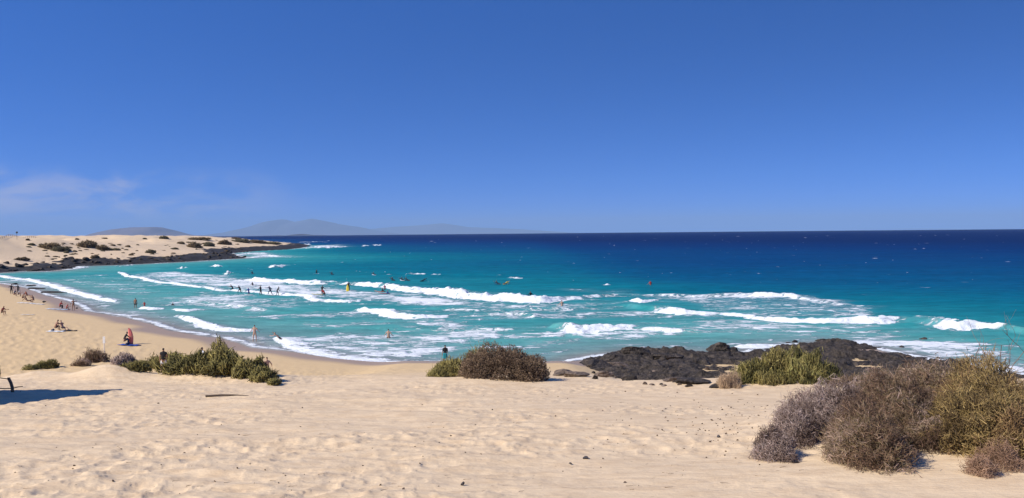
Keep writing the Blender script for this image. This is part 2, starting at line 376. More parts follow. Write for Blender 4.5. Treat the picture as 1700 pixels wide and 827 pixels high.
# breakers: foot of the white face in the photo, face height (m), ends taper, whiteness of the face, length of foam left behind (m)
BRK = [   # (photo point at the foot of the face, height in m, whiteness), length of foam left behind in m
    ([(398, 464, .2, .2), (410, 465, 1.1, 1.05), (440, 469, 1.1, 1.1), (468, 469, .8, .9), (485, 471, 1.2, 1.1), (530, 473, 1.2, 1.1), (548, 472, 1.0, .7), (570, 474, .9, .5), (590, 474, 1.1, .75), (640, 479, 1.1, .85), (680, 483, 1.2, .95),
      (692, 487, 1.5, 1.1), (760, 495, 1.5, 1.1), (840, 500, 1.5, 1.1), (900, 502, 1.3, 1.1), (945, 497, .8, .9), (1000, 492, .6, .5), (1070, 489, .3, .3)], 8),
    ([(583, 515, .2, .4), (598, 518, .8, 1.05), (640, 525, .85, 1.1), (690, 530, .8, 1.05), (735, 528, .5, .9), (765, 526, .4, .4), (850, 524, .5, .22), (880, 530, .6, .2)], 3.5),
    ([(900, 544, .7, .2), (925, 548, 1.2, .45), (938, 550, 1.3, 1.05), (960, 552, 1.3, 1.1), (990, 552, 1.1, 1.1), (1045, 547, .8, 1.1), (1060, 548, .6, .75), (1110, 553, .5, .6), (1175, 552, .3, .35)], 5),
    ([(1010, 509, .6, 0), (1085, 516, 1.1, .05), (1095, 518, 1.1, 1.0), (1130, 521, .9, 1.1), (1180, 521, .6, 1.05), (1230, 523, .5, .9), (1250, 529, .6, 1.0), (1300, 534, .8, 1.1), (1400, 538, .9, 1.1), (1460, 538, 1.1, 1.1), (1492, 535, 1.1, .8),
      (1520, 536, .9, .4), (1545, 542, 1.2, .7), (1560, 548, 1.3, 1.1), (1600, 552, 1.3, 1.15), (1630, 548, 1.0, 1.0), (1650, 552, .8, .3), (1700, 560, .8, .35), (1780, 570, .7, .3)], 5),
    ([(1000, 487, .3, .3), (1100, 492, .5, .5), (1160, 493, .6, .55), (1220, 492, .9, .68), (1300, 494, .9, .7), (1340, 500, .4, .4), (1450, 511, .2, .45)], 6),
    ([(192, 451, .2, .6), (200, 455, .6, 1.05), (215, 461, .5, 1.05), (250, 467, .45, 1.0), (290, 473, .4, .95), (345, 481, .4, .95), (400, 486, .4, .9), (450, 489, .5, 1.0), (500, 492, .5, 1.05), (520, 500, .65, 1.1), (560, 504, .5, 1.0), (610, 502, .3, .6), (660, 498, .2, .3)], 6),
    ([(1043, 499, .2, .5), (1050, 501, .6, 1.0), (1064, 504, .6, 1.0), (1090, 501, .3, .8), (1105, 499, .2, .3)], 2),
    ([(452, 560, .2, .8), (462, 568, .5, 1.1), (480, 578, .55, 1.1), (520, 588, .5, 1.1), (580, 598, .45, 1.1), (640, 604, .4, 1.1), (720, 609, .3, 1.0)], 6),
    ([(285, 524, .3, .5), (310, 531, .6, 1.0), (335, 543, .7, 1.1), (370, 550, .7, 1.1), (418, 550, .5, 1.0), (440, 547, .2, .5)], 3.5),
    ([(-60, 456, .5, 1.0), (0, 460, .5, 1.0), (30, 463, .5, 1.1), (60, 469, .5, 1.1), (110, 484, .6, 1.1), (150, 495, .6, 1.1), (185, 503, .5, 1.1), (200, 504, .2, .7)], 6),
    ([(228, 512, .2, .7), (238, 513, .5, 1.1), (252, 514, .5, 1.1), (276, 513, .2, .8)], 1.5),
    ([(284, 514, .2, .7), (296, 516, .4, 1.1), (312, 517, .4, 1.1), (336, 514, .2, .8)], 1.5),
    ([(446, 441, .3, .5), (451, 443, 1.2, 1.0), (462, 443, 1.0, 1.0), (478, 440, .4, .8), (495, 439, .3, .5)], 4),
    ([(366, 456, .3, .4), (376, 457, 1.0, .9), (384, 456, 1.0, .9), (398, 455, .3, .5)], 4),
    ([(350, 442, .9, 1.0), (360, 443, .9, 1.0), (375, 442, .3, .8)], 3), ([(294, 444.5, .8, .9), (303, 445, .8, .9), (314, 444, .3, .6)], 3),
    ([(112, 448, .5, .8), (122, 446, .9, 1.0), (135, 445, .9, 1.0), (155, 443, .4, .8)], 3), ([(185, 441.5, .5, .8), (205, 442, .5, .8), (228, 440, .3, .6)], 2),
    ([(495, 412, 1.0, .8), (515, 412.5, 2, 1.0), (545, 412, 2, 1.0), (582, 409, 1.2, .9)], 22), ([(593, 409, 1.5, 1.0), (603, 409, 1.8, 1.0), (615, 408, 1, .8)], 8), ([(621, 408, 1.5, 1.0), (628, 407.5, 1.8, 1.0), (634, 407, 1, .8)], 6),
    ([(455, 402.6, 1.5, .9), (500, 402.4, 1.5, .9), (548, 401.8, 1.2, .8)], 18), ([(484, 406.5, 1.5, 1.0), (500, 407, 1.8, 1.0), (518, 406, 1.5, .9)], 12), ([(533, 400.2, 1.5, .9), (540, 400.2, 1.5, .9), (548, 400, 1.2, .8)], 12),
    ([(388, 428, .8, .95), (420, 428, .8, .95), (445, 425, .8, .95), (475, 427, .5, .7), (520, 428, .3, .4)], 12), ([(385, 424, .9, 1.0), (410, 422, .9, 1.0), (445, 421, .7, .8)], 8),
    ([(674, 455, .3, .6), (690, 455, .5, .8), (706, 457, .3, .6)], 1.5), ([(716, 457, .4, .7), (729, 458, .3, .7)], 1.2), ([(842, 463, .4, .8), (855, 464, .5, .85), (869, 464, .3, .6)], 1.5), ([(1000, 473, .5, 1.0), (1008, 474, .5, 1.0), (1016, 473, .3, .7)], 2),
    ([(1215, 576, .3, .8), (1235, 578, .6, 1.1), (1260, 578, .6, 1.15), (1300, 575, .4, 1.0), (1345, 572, .3, .6)], 2.5),
    ([(918, 611, .3, .9), (940, 607, .4, 1.0), (960, 600, .4, 1.0), (985, 594, .3, .9)], 2), ([(1105, 588, .2, .6), (1140, 590, .2, .6), (1170, 592, .2, .6)], 1.5),
    ([(1345, 578, .4, .95), (1390, 572, .5, 1.0), (1440, 582, .45, 1.0), (1500, 594, .45, 1.0), (1560, 603, .4, 1.0), (1640, 618, .4, 1.0), (1720, 634, .4, 1.0)], 4),
    ([(300, 500, .3, .1), (380, 508, .35, .2), (470, 518, .4, .12), (560, 520, .3, .2)], 3), ([(700, 512, .4, .2), (800, 516, .4, .3), (960, 514, .5, .15), (1010, 509, .5, .1)], 4), ([(620, 545, .3, .3), (720, 548, .35, .4), (860, 548, .3, .5)], 3),
]
PATCH = [
    ([(200, 455), (300, 452), (410, 460), (540, 475), (640, 482), (690, 487), (800, 502), (860, 512), (700, 508), (600, 500), (450, 488), (300, 474), (220, 463)], 0.60),
    ([(560, 488), (680, 489), (800, 503), (860, 515), (720, 512), (600, 500)], 0.15),
    ([(240, 498), (330, 486), (440, 492), (520, 506), (420, 522), (330, 516)], 0.52),
    ([(470, 562), (600, 545), (740, 550), (860, 543), (830, 560), (760, 590), (705, 607), (560, 596), (490, 580)], 0.54),
    ([(560, 575), (700, 570), (740, 590), (705, 607), (600, 600)], 0.22),
    ([(1060, 490), (1200, 484), (1310, 486), (1460, 508), (1480, 530), (1330, 532), (1220, 520), (1120, 508)], 0.50),
    ([(1060, 545), (1180, 523), (1330, 535), (1480, 540), (1560, 562), (1440, 572), (1290, 575), (1200, 556)], 0.46),
    ([(1330, 578), (1400, 566), (1480, 562), (1720, 575), (1720, 660), (1600, 610), (1500, 592), (1420, 576)], 0.56),
    ([(850, 572), (960, 553), (1160, 548), (1020, 565), (900, 578)], 0.52),
    ([(600, 530), (740, 527), (900, 545), (800, 552), (640, 545)], 0.50),
    ([(0, 454), (60, 464), (120, 484), (200, 502), (260, 512), (330, 540), (280, 548), (200, 526), (140, 516), (80, 490), (0, 471)], 0.60),
    ([(690, 500), (900, 503), (1000, 498), (1080, 500), (940, 525), (760, 522)], 0.48),
    ([(120, 470), (200, 468), (300, 482), (240, 496), (170, 488)], 0.42),
    ([(330, 545), (420, 548), (470, 560), (500, 585), (420, 578), (370, 562)], 0.52),
    ([(940, 480), (1060, 482), (1100, 490), (980, 492)], 0.50),
    ([(500, 408), (575, 405), (585, 410), (520, 413)], 0.75),
    ([(386, 419), (450, 418), (510, 426), (400, 430)], 0.60),
    ([(1120, 580), (1240, 578), (1340, 574), (1330, 586), (1180, 598)], 0.55),
]
az = np.radians(np.linspace(-42, 42, 1120))
rad = radii([(44, 60, 0.008), (60, 240, 0.0040), (240, 500, 0.008), (500, 2500, 0.016), (2500, 26000, 0.05)])
X, Y = polar(rad, az); nr, nc = X.shape; X = X.ravel(); Y = Y.ravel()
S = shore_s(X, Y)
off = np.maximum(-S, 0)
ro = np.hypot(X, Y)
ramp_in = sst(off, 0, 22)
calm = 1 - sst(ro, 250, 900)
Z = np.zeros_like(X); FO = np.zeros_like(X); LUM = np.zeros_like(X)
# swell: long ridges lying across the view, bending towards the beach
sw = fbm((X + 0.25 * Y) / 42, (Y - 0.18 * X) / 13.0, 3, 91)
Z += ramp_in * (0.95 * sw * (0.35 + 0.65 * calm) + 0.16 * fbm((X + 0.2 * Y) / 7, Y / 2.6, 3, 95))
wob = fbm(X / 5, Y / 5, 3, 101); lump = fbm(X / 1.1, Y / 1.1, 3, 105); fine_l = fbm(X / 0.9, Y / 0.9, 2, 107)
for pts, trail in BRK:
    P0 = poly_world([p[:2] for p in pts]); Lp = np.r_[0, np.cumsum(np.hypot(*np.diff(P0, axis=0).T))]; Lp = Lp / Lp[-1]
    Pw = dense(P0, max(24, 3 * len(pts)))
    m = (X > Pw[:, 0].min() - 30) & (X < Pw[:, 0].max() + 30) & (Y > Pw[:, 1].min() - 12) & (Y < Pw[:, 1].max() + 60)
    idx = np.nonzero(m)[0]
    if not len(idx): continue
    x, y = X[idx], Y[idx]
    d, side, par = seg_dist(x, y, Pw)
    t = -d * side                      # >0 towards the viewer / the beach
    H = np.interp(par, Lp, [p[2] for p in pts]); wh = np.interp(par, Lp, [p[3] for p in pts])
    ends = sst(par, 0.0, 0.05) * sst(1 - par, 0.0, 0.05)
    beyond = d * 0
    e0 = (x - Pw[0, 0]) * (Pw[1, 0] - Pw[0, 0]) + (y - Pw[0, 1]) * (Pw[1, 1] - Pw[0, 1]); e1 = (x - Pw[-1, 0]) * (Pw[-1, 0] - Pw[-2, 0]) + (y - Pw[-1, 1]) * (Pw[-1, 1] - Pw[-2, 1])
    cap = np.where((e0 < 0) | (e1 > 0), np.exp(-(d / (2.2 * H + 0.5)) ** 2), 1.0)
    t = t + wob[idx] * 2.6 * H + lump[idx] * 1.1 * H
    Hh = 0.62 * H * (0.72 + 1.1 * (fbm(x / 5, y / 40, 3, 111) + 0.25)) * (0.04 + 0.96 * ends ** 0.8)
    tc_ = t + 1.1 * H                  # crest sits behind the foot of the face
    prof = np.where(tc_ > 0, np.exp(-(tc_ / (0.62 * H)) ** 2), np.exp(-(np.abs(tc_) / (3.6 * H)) ** 1.3))
    Z[idx] += Hh * prof * cap * np.where(off[idx] > 0, 1, 0.3)
    tn = t / np.maximum(H, 0.3)
    face = sst(tn, -2.3, -1.5) * (1 - sst(tn, 0.15, 0.7) * 0.62 - sst(tn, 0.7, 3.2) * 0.38) * cap * (0.3 + 0.7 * ends)
    FO[idx] = np.maximum(FO[idx], wh * 1.1 * face * (0.85 + 0.9 * lump[idx] + 0.5 * wob[idx]))
    Z[idx] += face * wh * (lump[idx] * 0.50 + fine_l[idx] * 0.28) * H
    tr = sst(-tn, 0, 1.5) * np.exp(-np.maximum(-t, 0) / (trail * 0.8)) * cap * (0.4 + 0.6 * ends)
    FO[idx] = np.maximum(FO[idx], np.minimum(wh, 1) * 0.78 * tr)
for pts, dn in PATCH:
    Pw = poly_world(pts)
    m = (X > Pw[:, 0].min() - 8) & (X < Pw[:, 0].max() + 8) & (Y > Pw[:, 1].min() - 8) & (Y < Pw[:, 1].max() + 8)
    idx = np.nonzero(m)[0]; x, y = X[idx], Y[idx]
    d, _, _ = seg_dist(x, y, np.vstack([Pw, Pw[:1]])); sd = np.where(inside(x, y, Pw), d, -d) + 9 * wob[idx]
    soft = max(1.5, 0.03 * np.median(np.hypot(x, y)))
    f = (dn + 0.09) * sst(sd, -soft, soft * 1.5) * (0.95 + 0.6 * fbm(x / 16, y / 7, 3, 121))
    FO[idx] = np.clip(np.maximum(FO[idx], f) + 0.12 * np.minimum(FO[idx], f), 0, 1.3)
ZN = poly_world([(190, 450), (420, 455), (700, 478), (960, 484), (1300, 481), (1500, 515), (1740, 552), (1740, 660), (1560, 600), (1330, 580), (1180, 597), (960, 602), (720, 612), (470, 582), (330, 548), (140, 512), (60, 480), (0, 465)])
d, _, _ = seg_dist(X, Y, np.vstack([ZN, ZN[:1]])); sd = np.where(inside(X, Y, ZN), d, -d)
st = fbm((X + 0.3 * Y) / 26 + 0.4 * wob, (Y - 0.15 * X) / 3.6 + 0.8 * wob, 4, 141, 0.6)
FO = np.maximum(FO, sst(sd, -2, 14) * np.clip(0.31 + 1.15 * st, 0, 0.60))
# swash: thin film at the waterline with lacy edge foam
edge = np.exp(-((off - 0.6 - 1.2 * (wob + 0.2)) / 0.9) ** 2) * 0.72 + np.exp(-((off - 4.5 - 5 * wob) / 1.6) ** 2) * 0.45
fardge = sst(Y, 212, 262) * sst(-X, 60, 110)
FO = np.maximum(FO, edge * (1 - fardge) * (off > 0)); FO = np.maximum(FO, fardge * 0.85 * np.exp(-off / 4.0) * (off > 0) * (0.5 + 1.3 * (wob + 0.3)))
Z = Z * sst(off, -1, 7) + 0.015
Tz = terrain(X, Y, S, False)
Z = np.where(off < 12, np.maximum(Z, Tz + 0.012 * (off > 0) - 0.10 * (off <= 0)), Z)
DEP = off * (1 + 0.9 * sst(X, 12, 50) * sst(Y, 55, 90)) * (1 + 0.25 * fbm(X / 60, Y / 25, 3, 131))
DEP = DEP * (1 + 5 * sst(ro, 260, 1400)) + 260 * sst(ro, 420, 1600)
DEP = np.maximum(DEP - np.maximum(Z - 0.25, 0) * 22 * calm, off * 0.35)  # raised crests coloured lighter, standing for light through the wave
# whitecaps on the open sea: short breaking crests
Zg = Z.reshape(nr, nc); Fg = FO.reshape(nr, nc); Og = off.reshape(nr, nc); wr = np.random.default_rng(77)
for _ in range(300):
    dist = 11 * FPX / wr.uniform(7, 85); i = int(np.searchsorted(rad, dist)); j = int(wr.integers(20, nc - 20))
    if i >= nr - 2 or Og[i, j] < 60: continue
    k = int(wr.integers(2, 4 + (wr.random() < 0.25) * 5)); h_ = 0.15 + 0.45 * sst(dist, 150, 900)
    w_ = np.sin(np.linspace(0.35, 2.8, k)); Zg[i, j:j + k] += h_ * w_; Fg[i, j:j + k] = np.maximum(Fg[i, j:j + k], wr.uniform(0.45, 0.85) * w_)
keepv = (off > 0) | (S < 1.2)
Fq = grid_faces(nr, nc); Fq = Fq[keepv[Fq].all(1)]
V = np.stack([X, Y, Z - ro ** 2 / 12.742e6], 1)
SEA_V = (V.copy(), nr, nc, rad, az)
lg = np.log10(1 + DEP) / 3.6
V, Fq, lg, FO = compact(V, Fq, lg, FO)
me = mesh_from('sea', V, Fq); fattr(me, 'depth', lg); fattr(me, 'foam', FO)
m, nt, b = new_mat('sea_water'); N = NT(nt); P = N.pos()
dp = N.attr('depth').outputs['Fac']
def lt(o): return math.log10(1 + o) / 3.6
wc = N.ramp(dp, [(0.0, (0.34, 0.27, 0.22)), (lt(1.5), (0.30, 0.27, 0.24)), (lt(5), (0.18, 0.33, 0.31)), (lt(16), (0.09, 0.36, 0.34)), (lt(45), (0.026, 0.285, 0.30)), (lt(90), (0.002, 0.175, 0.235)),
                 (lt(170), (0.0, 0.098, 0.205)), (lt(400), (0.0, 0.056, 0.18)), (lt(1100), (0.0, 0.030, 0.140)), (lt(3200), (0.0, 0.015, 0.095))])
fo = N.attr('foam').outputs['Fac']
n1 = N.noise(N.mapping(P, (0.55, 1.0, 1.0), rot=(0, 0, 0.2)), 0.85, 6, 0.66, 1.1)
n2 = N.noise(P, 0.16, 4, 0.6, 0.5)
v = N.math('ADD', N.math('MULTIPLY', fo, 1.12), N.math('ADD', N.math('MULTIPLY', N.math('SUBTRACT', n1, 0.5), 1.75), N.math('MULTIPLY', N.math('SUBTRACT', n2, 0.5), 0.55)))
v = N.math('MULTIPLY', N.rng(v, 0.54, 0.76), N.rng(fo, 0.06, 0.30))
cap = N.rng(N.noise(N.mapping(P, (0.55, 0.22, 1)), 0.22, 4, 0.65), 0.69, 0.74)
cap = N.math('MULTIPLY', cap, N.rng(dp, lt(70), lt(200), 0, 0.6))
foam = N.math('MAXIMUM', v, cap)
# water under thin foam carries bubbles: milky
milky = N.math('MULTIPLY', N.rng(fo, 0.1, 0.75), 0.38)
wcol = N.mix(milky, wc, (0.30, 0.42, 0.46))
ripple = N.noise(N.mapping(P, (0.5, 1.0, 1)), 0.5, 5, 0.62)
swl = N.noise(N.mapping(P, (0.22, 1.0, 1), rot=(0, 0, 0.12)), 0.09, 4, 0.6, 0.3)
wcol = N.mix(N.rng(swl, 0.35, 0.65, 0.0, 0.30), wcol, N.mix(0.6, wcol, (0.0, 0.02, 0.06)))  # swell shading mixed into the water colour as darker bands
wcol2 = N.mix(N.rng(ripple, 0.35, 0.7, 0, 0.55), wcol, N.mix(0.5, wcol, (0.0, 0.0, 0.0)))  # wavelet shade painted into the colour from the ripple noise
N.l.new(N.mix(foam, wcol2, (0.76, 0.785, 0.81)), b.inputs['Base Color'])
N.l.new(N.rng(foam, 0, 0.7, 0.22, 0.8), b.inputs['Roughness'])
b.inputs['Specular IOR Level'].default_value = 0.0
hh = N.math('ADD', N.math('MULTIPLY', ripple, 1.0), N.math('MULTIPLY', N.noise(N.mapping(P, (0.6, 1, 1)), 2.2, 3, 0.6), 0.28))
hh = N.math('ADD', hh, N.math('MULTIPLY', N.math('MULTIPLY', foam, n1), 1.4))
bnw = N.bump(hh, 0.6, 0.55); N.l.new(bnw, b.inputs['Normal'])
# choppy water never mirrors fully at a grazing view: Fresnel reflection, limited by the wave slopes
gl = N.n.new('ShaderNodeBsdfGlossy'); gl.inputs['Roughness'].default_value = 0.24; N.l.new(bnw, gl.inputs['Normal'])
fr = N.n.new('ShaderNodeFresnel'); fr.inputs['IOR'].default_value = 1.33
fac = N.math('MULTIPLY', N.math('MINIMUM', fr.outputs[0], 0.085), N.math('SUBTRACT', 1.0, foam))
mx = N.n.new('ShaderNodeMixShader'); N.l.new(fac, mx.inputs[0]); N.l.new(b.outputs[0], mx.inputs[1]); N.l.new(gl.outputs[0], mx.inputs[2]); N.l.new(mx.outputs[0], nt.nodes['Material Output'].inputs['Surface'])
sea = link('sea', me, m); sea['kind'] = 'structure'
def sea_z(x, y):
    r = math.hypot(x, y); a = math.atan2(x, y)
    i = int(np.clip(np.searchsorted(rad, r), 1, nr - 1)); j = int(np.clip(np.searchsorted(az, a), 1, nc - 1))
    return float(SEA_V[0][i * nc + j, 2])

# ------------------------------------------------------------------ distant land
def ridge(name, pts, D, thick, col, label, seed, cut=1.0):
    px = np.array([p[0] for p in pts]); py = np.array([p[1] for p in pts])
    n = 160; xs = np.linspace(px[0], px[-1], n); ys = np.interp(xs, px, py)
    nd = 25; V = np.zeros((nd, n, 3))
    drop = D * D / 12.742e6
    for j in range(n):
        top = at_y(xs[j], ys[j], D)
        for i in range(nd):
            u = (i / (nd - 1) - 0.5) * 2
            yy = D + u * thick; xx = top[0] * (1 + 0.0 * u)
            e = math.cos(u * math.pi / 2) ** 1.25
            V[i, j] = (xx, yy, 0)
            V[i, j, 2] = (top[2] + drop) * e - drop - 6
    gx = V[..., 0] / D * 60; gy = V[..., 1] / D * 60
    hmax = V[..., 2].max() + drop
    rel = (V[..., 2] + drop) / hmax
    V[..., 2] += hmax * 0.22 * fbm(gx, gy * 2.0, 5, seed) * np.clip(rel * 1.6, 0, 1) * np.clip(np.abs(np.linspace(-1, 1, nd))[:, None] * 2.5, 0.12, 1)
    me = mesh_from(name, V.reshape(-1, 3), grid_faces(nd, n))
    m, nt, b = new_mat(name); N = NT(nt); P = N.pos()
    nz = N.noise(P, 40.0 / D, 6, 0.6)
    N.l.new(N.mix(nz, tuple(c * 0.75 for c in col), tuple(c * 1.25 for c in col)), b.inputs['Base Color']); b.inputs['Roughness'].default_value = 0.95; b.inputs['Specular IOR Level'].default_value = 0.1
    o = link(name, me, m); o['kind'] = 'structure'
    return o
ridge('distant_mountains', [(300, 394), (340, 392), (390, 385), (420, 377), (440, 370), (455, 366), (469, 364), (490, 369), (505, 366), (519, 363), (540, 367), (560, 372), (590, 376), (620, 382), (660, 388), (700, 391)], 42000, 5600, (0.12, 0.135, 0.175), '', 201)  # blue of the distance haze is put into the rock colour
ridge('faint_mountains', [(560, 391), (613, 381), (650, 377), (696, 374), (735, 370.5), (779, 377), (830, 379), (890, 382), (945, 386), (1000, 389)], 52000, 5000, (0.12, 0.14, 0.185), '', 207)  # rock colour tinted with haze blue, on top of the haze volume
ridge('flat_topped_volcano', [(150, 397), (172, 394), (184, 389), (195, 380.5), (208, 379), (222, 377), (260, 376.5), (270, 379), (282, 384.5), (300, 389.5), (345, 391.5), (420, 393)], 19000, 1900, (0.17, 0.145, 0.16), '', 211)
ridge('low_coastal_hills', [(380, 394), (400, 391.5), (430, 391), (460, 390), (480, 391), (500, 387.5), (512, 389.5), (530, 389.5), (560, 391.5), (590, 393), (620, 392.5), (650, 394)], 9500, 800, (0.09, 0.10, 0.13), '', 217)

# ------------------------------------------------------------------ rock shapes
def rock_mesh(name, seed, sub=3, jag=0.34, flat=1.0):
    bm = bmesh.new(); bmesh.ops.create_icosphere(bm, subdivisions=sub, radius=1.0)
    V = np.array([v.co[:] for v in bm.verts])
    r = np.random.default_rng(seed)
    # chop with random planes for broken faces
    for k in range(22):
        n = r.normal(size=3); n /= np.linalg.norm(n); c = r.uniform(0.42, 0.9)
        d = V @ n; over = d > c; V[over] -= np.outer((d[over] - c) * 0.9, n)
    nz = fbm(V[:, 0] * 1.7 + seed, V[:, 1] * 1.7 + V[:, 2] * 1.3, 4, seed) + 0.6 * fbm(V[:, 2] * 4 + 3, V[:, 0] * 4 - V[:, 1] * 3, 3, seed + 1)
    V *= (1 + jag * nz)[:, None]
    V[:, 2] *= flat
    for v, c in zip(bm.verts, V): v.co = c
    me = bpy.data.meshes.new(name); bm.to_mesh(me); bm.free()
    return me
def lava_material(name, dark, light, scale):
    m, nt, b = new_mat(name); N = NT(nt)
    P = N.pos(); nz = N.noise(P, scale, 8, 0.72); vo = N.voro(P, scale * 2.2)
    c = N.mix(N.rng(nz, 0.33, 0.66), dark, light)
    c = N.mix(N.rng(N.noise(P, scale * 0.3, 4), 0.55, 0.75, 0, 0.6), c, tuple(min(1, v * 2.0) for v in light))
    N.l.new(c, b.inputs['Base Color']); b.inputs['Roughness'].default_value = 0.85; b.inputs['Specular IOR Level'].default_value = 0.25
    h = N.math('ADD', nz, N.math('MULTIPLY', vo, 0.5)); N.l.new(N.bump(h, 0.9, 0.12), b.inputs['Normal'])
    return m
LAVA = lava_material('lava_rock', (0.010, 0.0085, 0.008), (0.078, 0.061, 0.050), 3.2)
BROWNROCK = lava_material('brown_rock', (0.07, 0.052, 0.042), (0.22, 0.165, 0.13), 1.6)
PEB = lava_material('pebble_stone', (0.10, 0.065, 0.045), (0.24, 0.16, 0.11), 14)
ROCKS = [rock_mesh('rock_%d' % i, 300 + i, 4, 0.5) for i in range(6)]
for r_ in ROCKS: r_.materials.append(LAVA)
ROCKS_B = [r_.copy() for r_ in ROCKS[:4]]
for r_ in ROCKS_B: r_.materials.clear(); r_.materials.append(BROWNROCK)
# lava shelf: rough sheet between the sand and the waves on the right
n_u, n_v = 520, 330
U, W = np.meshgrid(np.linspace(0, 1, n_u), np.linspace(0, 1, n_v), indexing='xy')
LX = 1.0 + U * 62; LY = 36 + W * 52
s_ = shore_s(LX.ravel(), LY.ravel()).reshape(LX.shape)
tz = terrain(LX.ravel(), LY.ravel(), s_.ravel(), False).reshape(LX.shape)
band_ = sst(s_, -3.5, 1.5) * (1 - sst(s_ + 3.0 * fbm(LX / 5, LY / 5, 3, 331) - 15.0 * sst(LX, 6.5, 11.0) * (1 - sst(LX, 15, 21)), 15, 21)) * sst(LX, 3.0, 7.0)
ra = np.abs(fbm(LX / 3.2, LY / 2.6, 5, 341, 0.6)); rb = fbm(LX / 7, LY / 5, 3, 345)
lz = -0.55 + band_ * (0.72 + 1.0 * rb + 0.9 * ra)
st_ = 0.24; lzq = np.floor(lz / st_ + 0.4 * fbm(LX / 1.2, LY / 1.2, 2, 353)) * st_; lz = 0.3 * lz + 0.7 * lzq
lz = lz + band_ * (0.85 * fbm(LX / 1.7, LY / 1.3, 4, 351, 0.66) - 0.5 * np.abs(fbm(LX / 2.4, LY / 1.5, 3, 357)) + 0.16 * fbm(LX / 0.3, LY / 0.3, 2, 355))
lz += 0.35 * np.exp(-(((LX - 11.6) / 3.4) ** 2 + ((LY - 70.5) / 2.6) ** 2)) + 0.3 * np.exp(-(((LX - 17) / 3) ** 2 + ((LY - 70.5) / 2) ** 2))
base_ = np.where(s_ > 0, np.minimum(tz, 3.2), 0.0) * band_
# open sand and pools
sandy = sst(fbm(LX / 6.5, LY / 3.8, 3, 361), 0.13, 0.25) * sst(s_, 4, 9)
lz = lz + base_ * 0.97 - 0.55 * sandy
lz = np.where(band_ < 0.03, -2.0, lz)
V = np.stack([LX, LY, lz], -1).reshape(-1, 3); Fq = grid_faces(n_v, n_u)
kp = (lz.ravel() > -0.9); Fq = Fq[kp[Fq].any(1)]
V, Fq = compact(V, Fq)
me = mesh_from('lava_shelf', V, Fq, smooth=False)
o = link('lava_rock_shelf', me, LAVA); tag(o, 'black lava rock shelf between pale sand and surf', None, kind='structure')
def shelf_z(x, y):
    i = int(np.clip(round((y - 36) / 52 * (n_v - 1)), 0, n_v - 1)); j = int(np.clip(round((x - 1) / 62 * (n_u - 1)), 0, n_u - 1))
    return max(float(lz[i, j]), float(tz[i, j]))
RG = 'lava rocks along the shore'
def rock(px, py, wpx, hpx, k, label, brown=False, cat='rock', z=None, group=RG, dep=1.0, name='lava_rock'):
    if z is None:
        g = ground(px, py); 
        if g[2] < 0.02: g = at_z(px, py, 0)
    else: g = at_z(px, py, z)
    d = g[1]; w = wpx * d / FPX / 2 * (1.3 if brown and wpx > 20 else 1.0); h = hpx * d / FPX
    me = (ROCKS_B[k % 4] if brown else ROCKS[k % 6])
    zz = max(g[2], shelf_z(g[0], g[1]) - 0.15) if 3 < g[0] < 60 and 40 < g[1] < 85 else g[2]
    o = link(name, me, None, None, (g[0], g[1] + w * dep, zz + h * 0.10), (0, 0, k * 1.7), (w / 0.9, w * dep / 0.9, h * 0.72))
    return tag(o, label, cat, group)
rock(1062, 598, 62, 24, 0, 'tall black lava outcrop on the shelf beside turquoise water', name='lava_outcrop', dep=0.8)
rock(1020, 603, 46, 18, 1, 'black lava shoulder left of the tallest outcrop')
rock(1115, 600, 60, 18, 2, 'broad black lava hump right of the tallest outcrop', dep=0.8)
rock(1193, 586, 62, 20, 3, 'dark lava island standing in the surf off the shelf', z=0.0, name='lava_outcrop', dep=0.6)
rock(1218, 586, 26, 12, 4, 'low lava knob at the right end of the lava island', z=0.0)
rock(985, 612, 34, 16, 5, 'black lava slab where the shelf meets the sand cove')
rock(938, 626, 40, 17, 1, 'grey brown boulder beside the brown dome shrub', True)
rock(962, 628, 34, 14, 2, 'second grey brown boulder right of the dome shrub', True)
rock(1000, 628, 30, 12, 3, 'low grey boulder at the sand edge under the black shelf', True)
rock(1030, 612, 36, 14, 0, 'tan brown flat topped boulder on the lava shelf', True)
rock(1048, 633, 30, 12, 4, 'dark block half sunk in sand below the tan boulder')
rock(1160, 640, 60, 12, 2, 'dark rubble block at the lower edge of the shelf')
rock(1190, 646, 30, 8, 5, 'dark rubble tip beside the dry grass tuft')
rock(1120, 636, 34, 9, 3, 'grey rubble stone in the sandy gap of the shelf', True)
rock(987, 630, 12, 7, 3, 'small black stone on sand in front of the boulders')
rock(1375, 569, 30, 9, 0, 'black lava ridge top breaking the foam behind green shrub')
rock(1408, 570, 30, 9, 1, 'black lava ridge top wrapped in foam, right of its twin')
rock(1310, 571, 8, 5, 2, 'tiny black rock in foam above the green shrub', z=0)
rock(1320, 570, 12, 6, 3, 'small black rock in foam above the green shrub', z=0)
rock(1537, 565, 14, 6, 4, 'lone black rock in the white surf on the right', z=0)
rock(1500, 578, 14, 5, 5, 'flat black rock awash in foam near the shelf edge', z=0)
rock(1283, 583, 16, 7, 1, 'dark rock awash just above the green shrub', z=0)
for i in range(46):                                  # rubble strewn over the shelf
    px = random.uniform(985, 1230); py = random.uniform(606, 640) + (px - 985) * 0.02
    rock(px, py, random.uniform(6, 17), random.uniform(4, 8), random.randrange(6), 'loose angular rubble stone lying on the lava shelf', random.random() < 0.35, group='loose rubble on the lava shelf', name='rubble_stone')
for i in range(26):
    px = random.uniform(1390, 1560); py = random.uniform(594, 632)
    rock(px, py, random.uniform(8, 20), random.uniform(3, 7), random.randrange(6), 'low lava stone on the right part of the shelf', False, group='low stones on the right shelf', name='lava_stone')
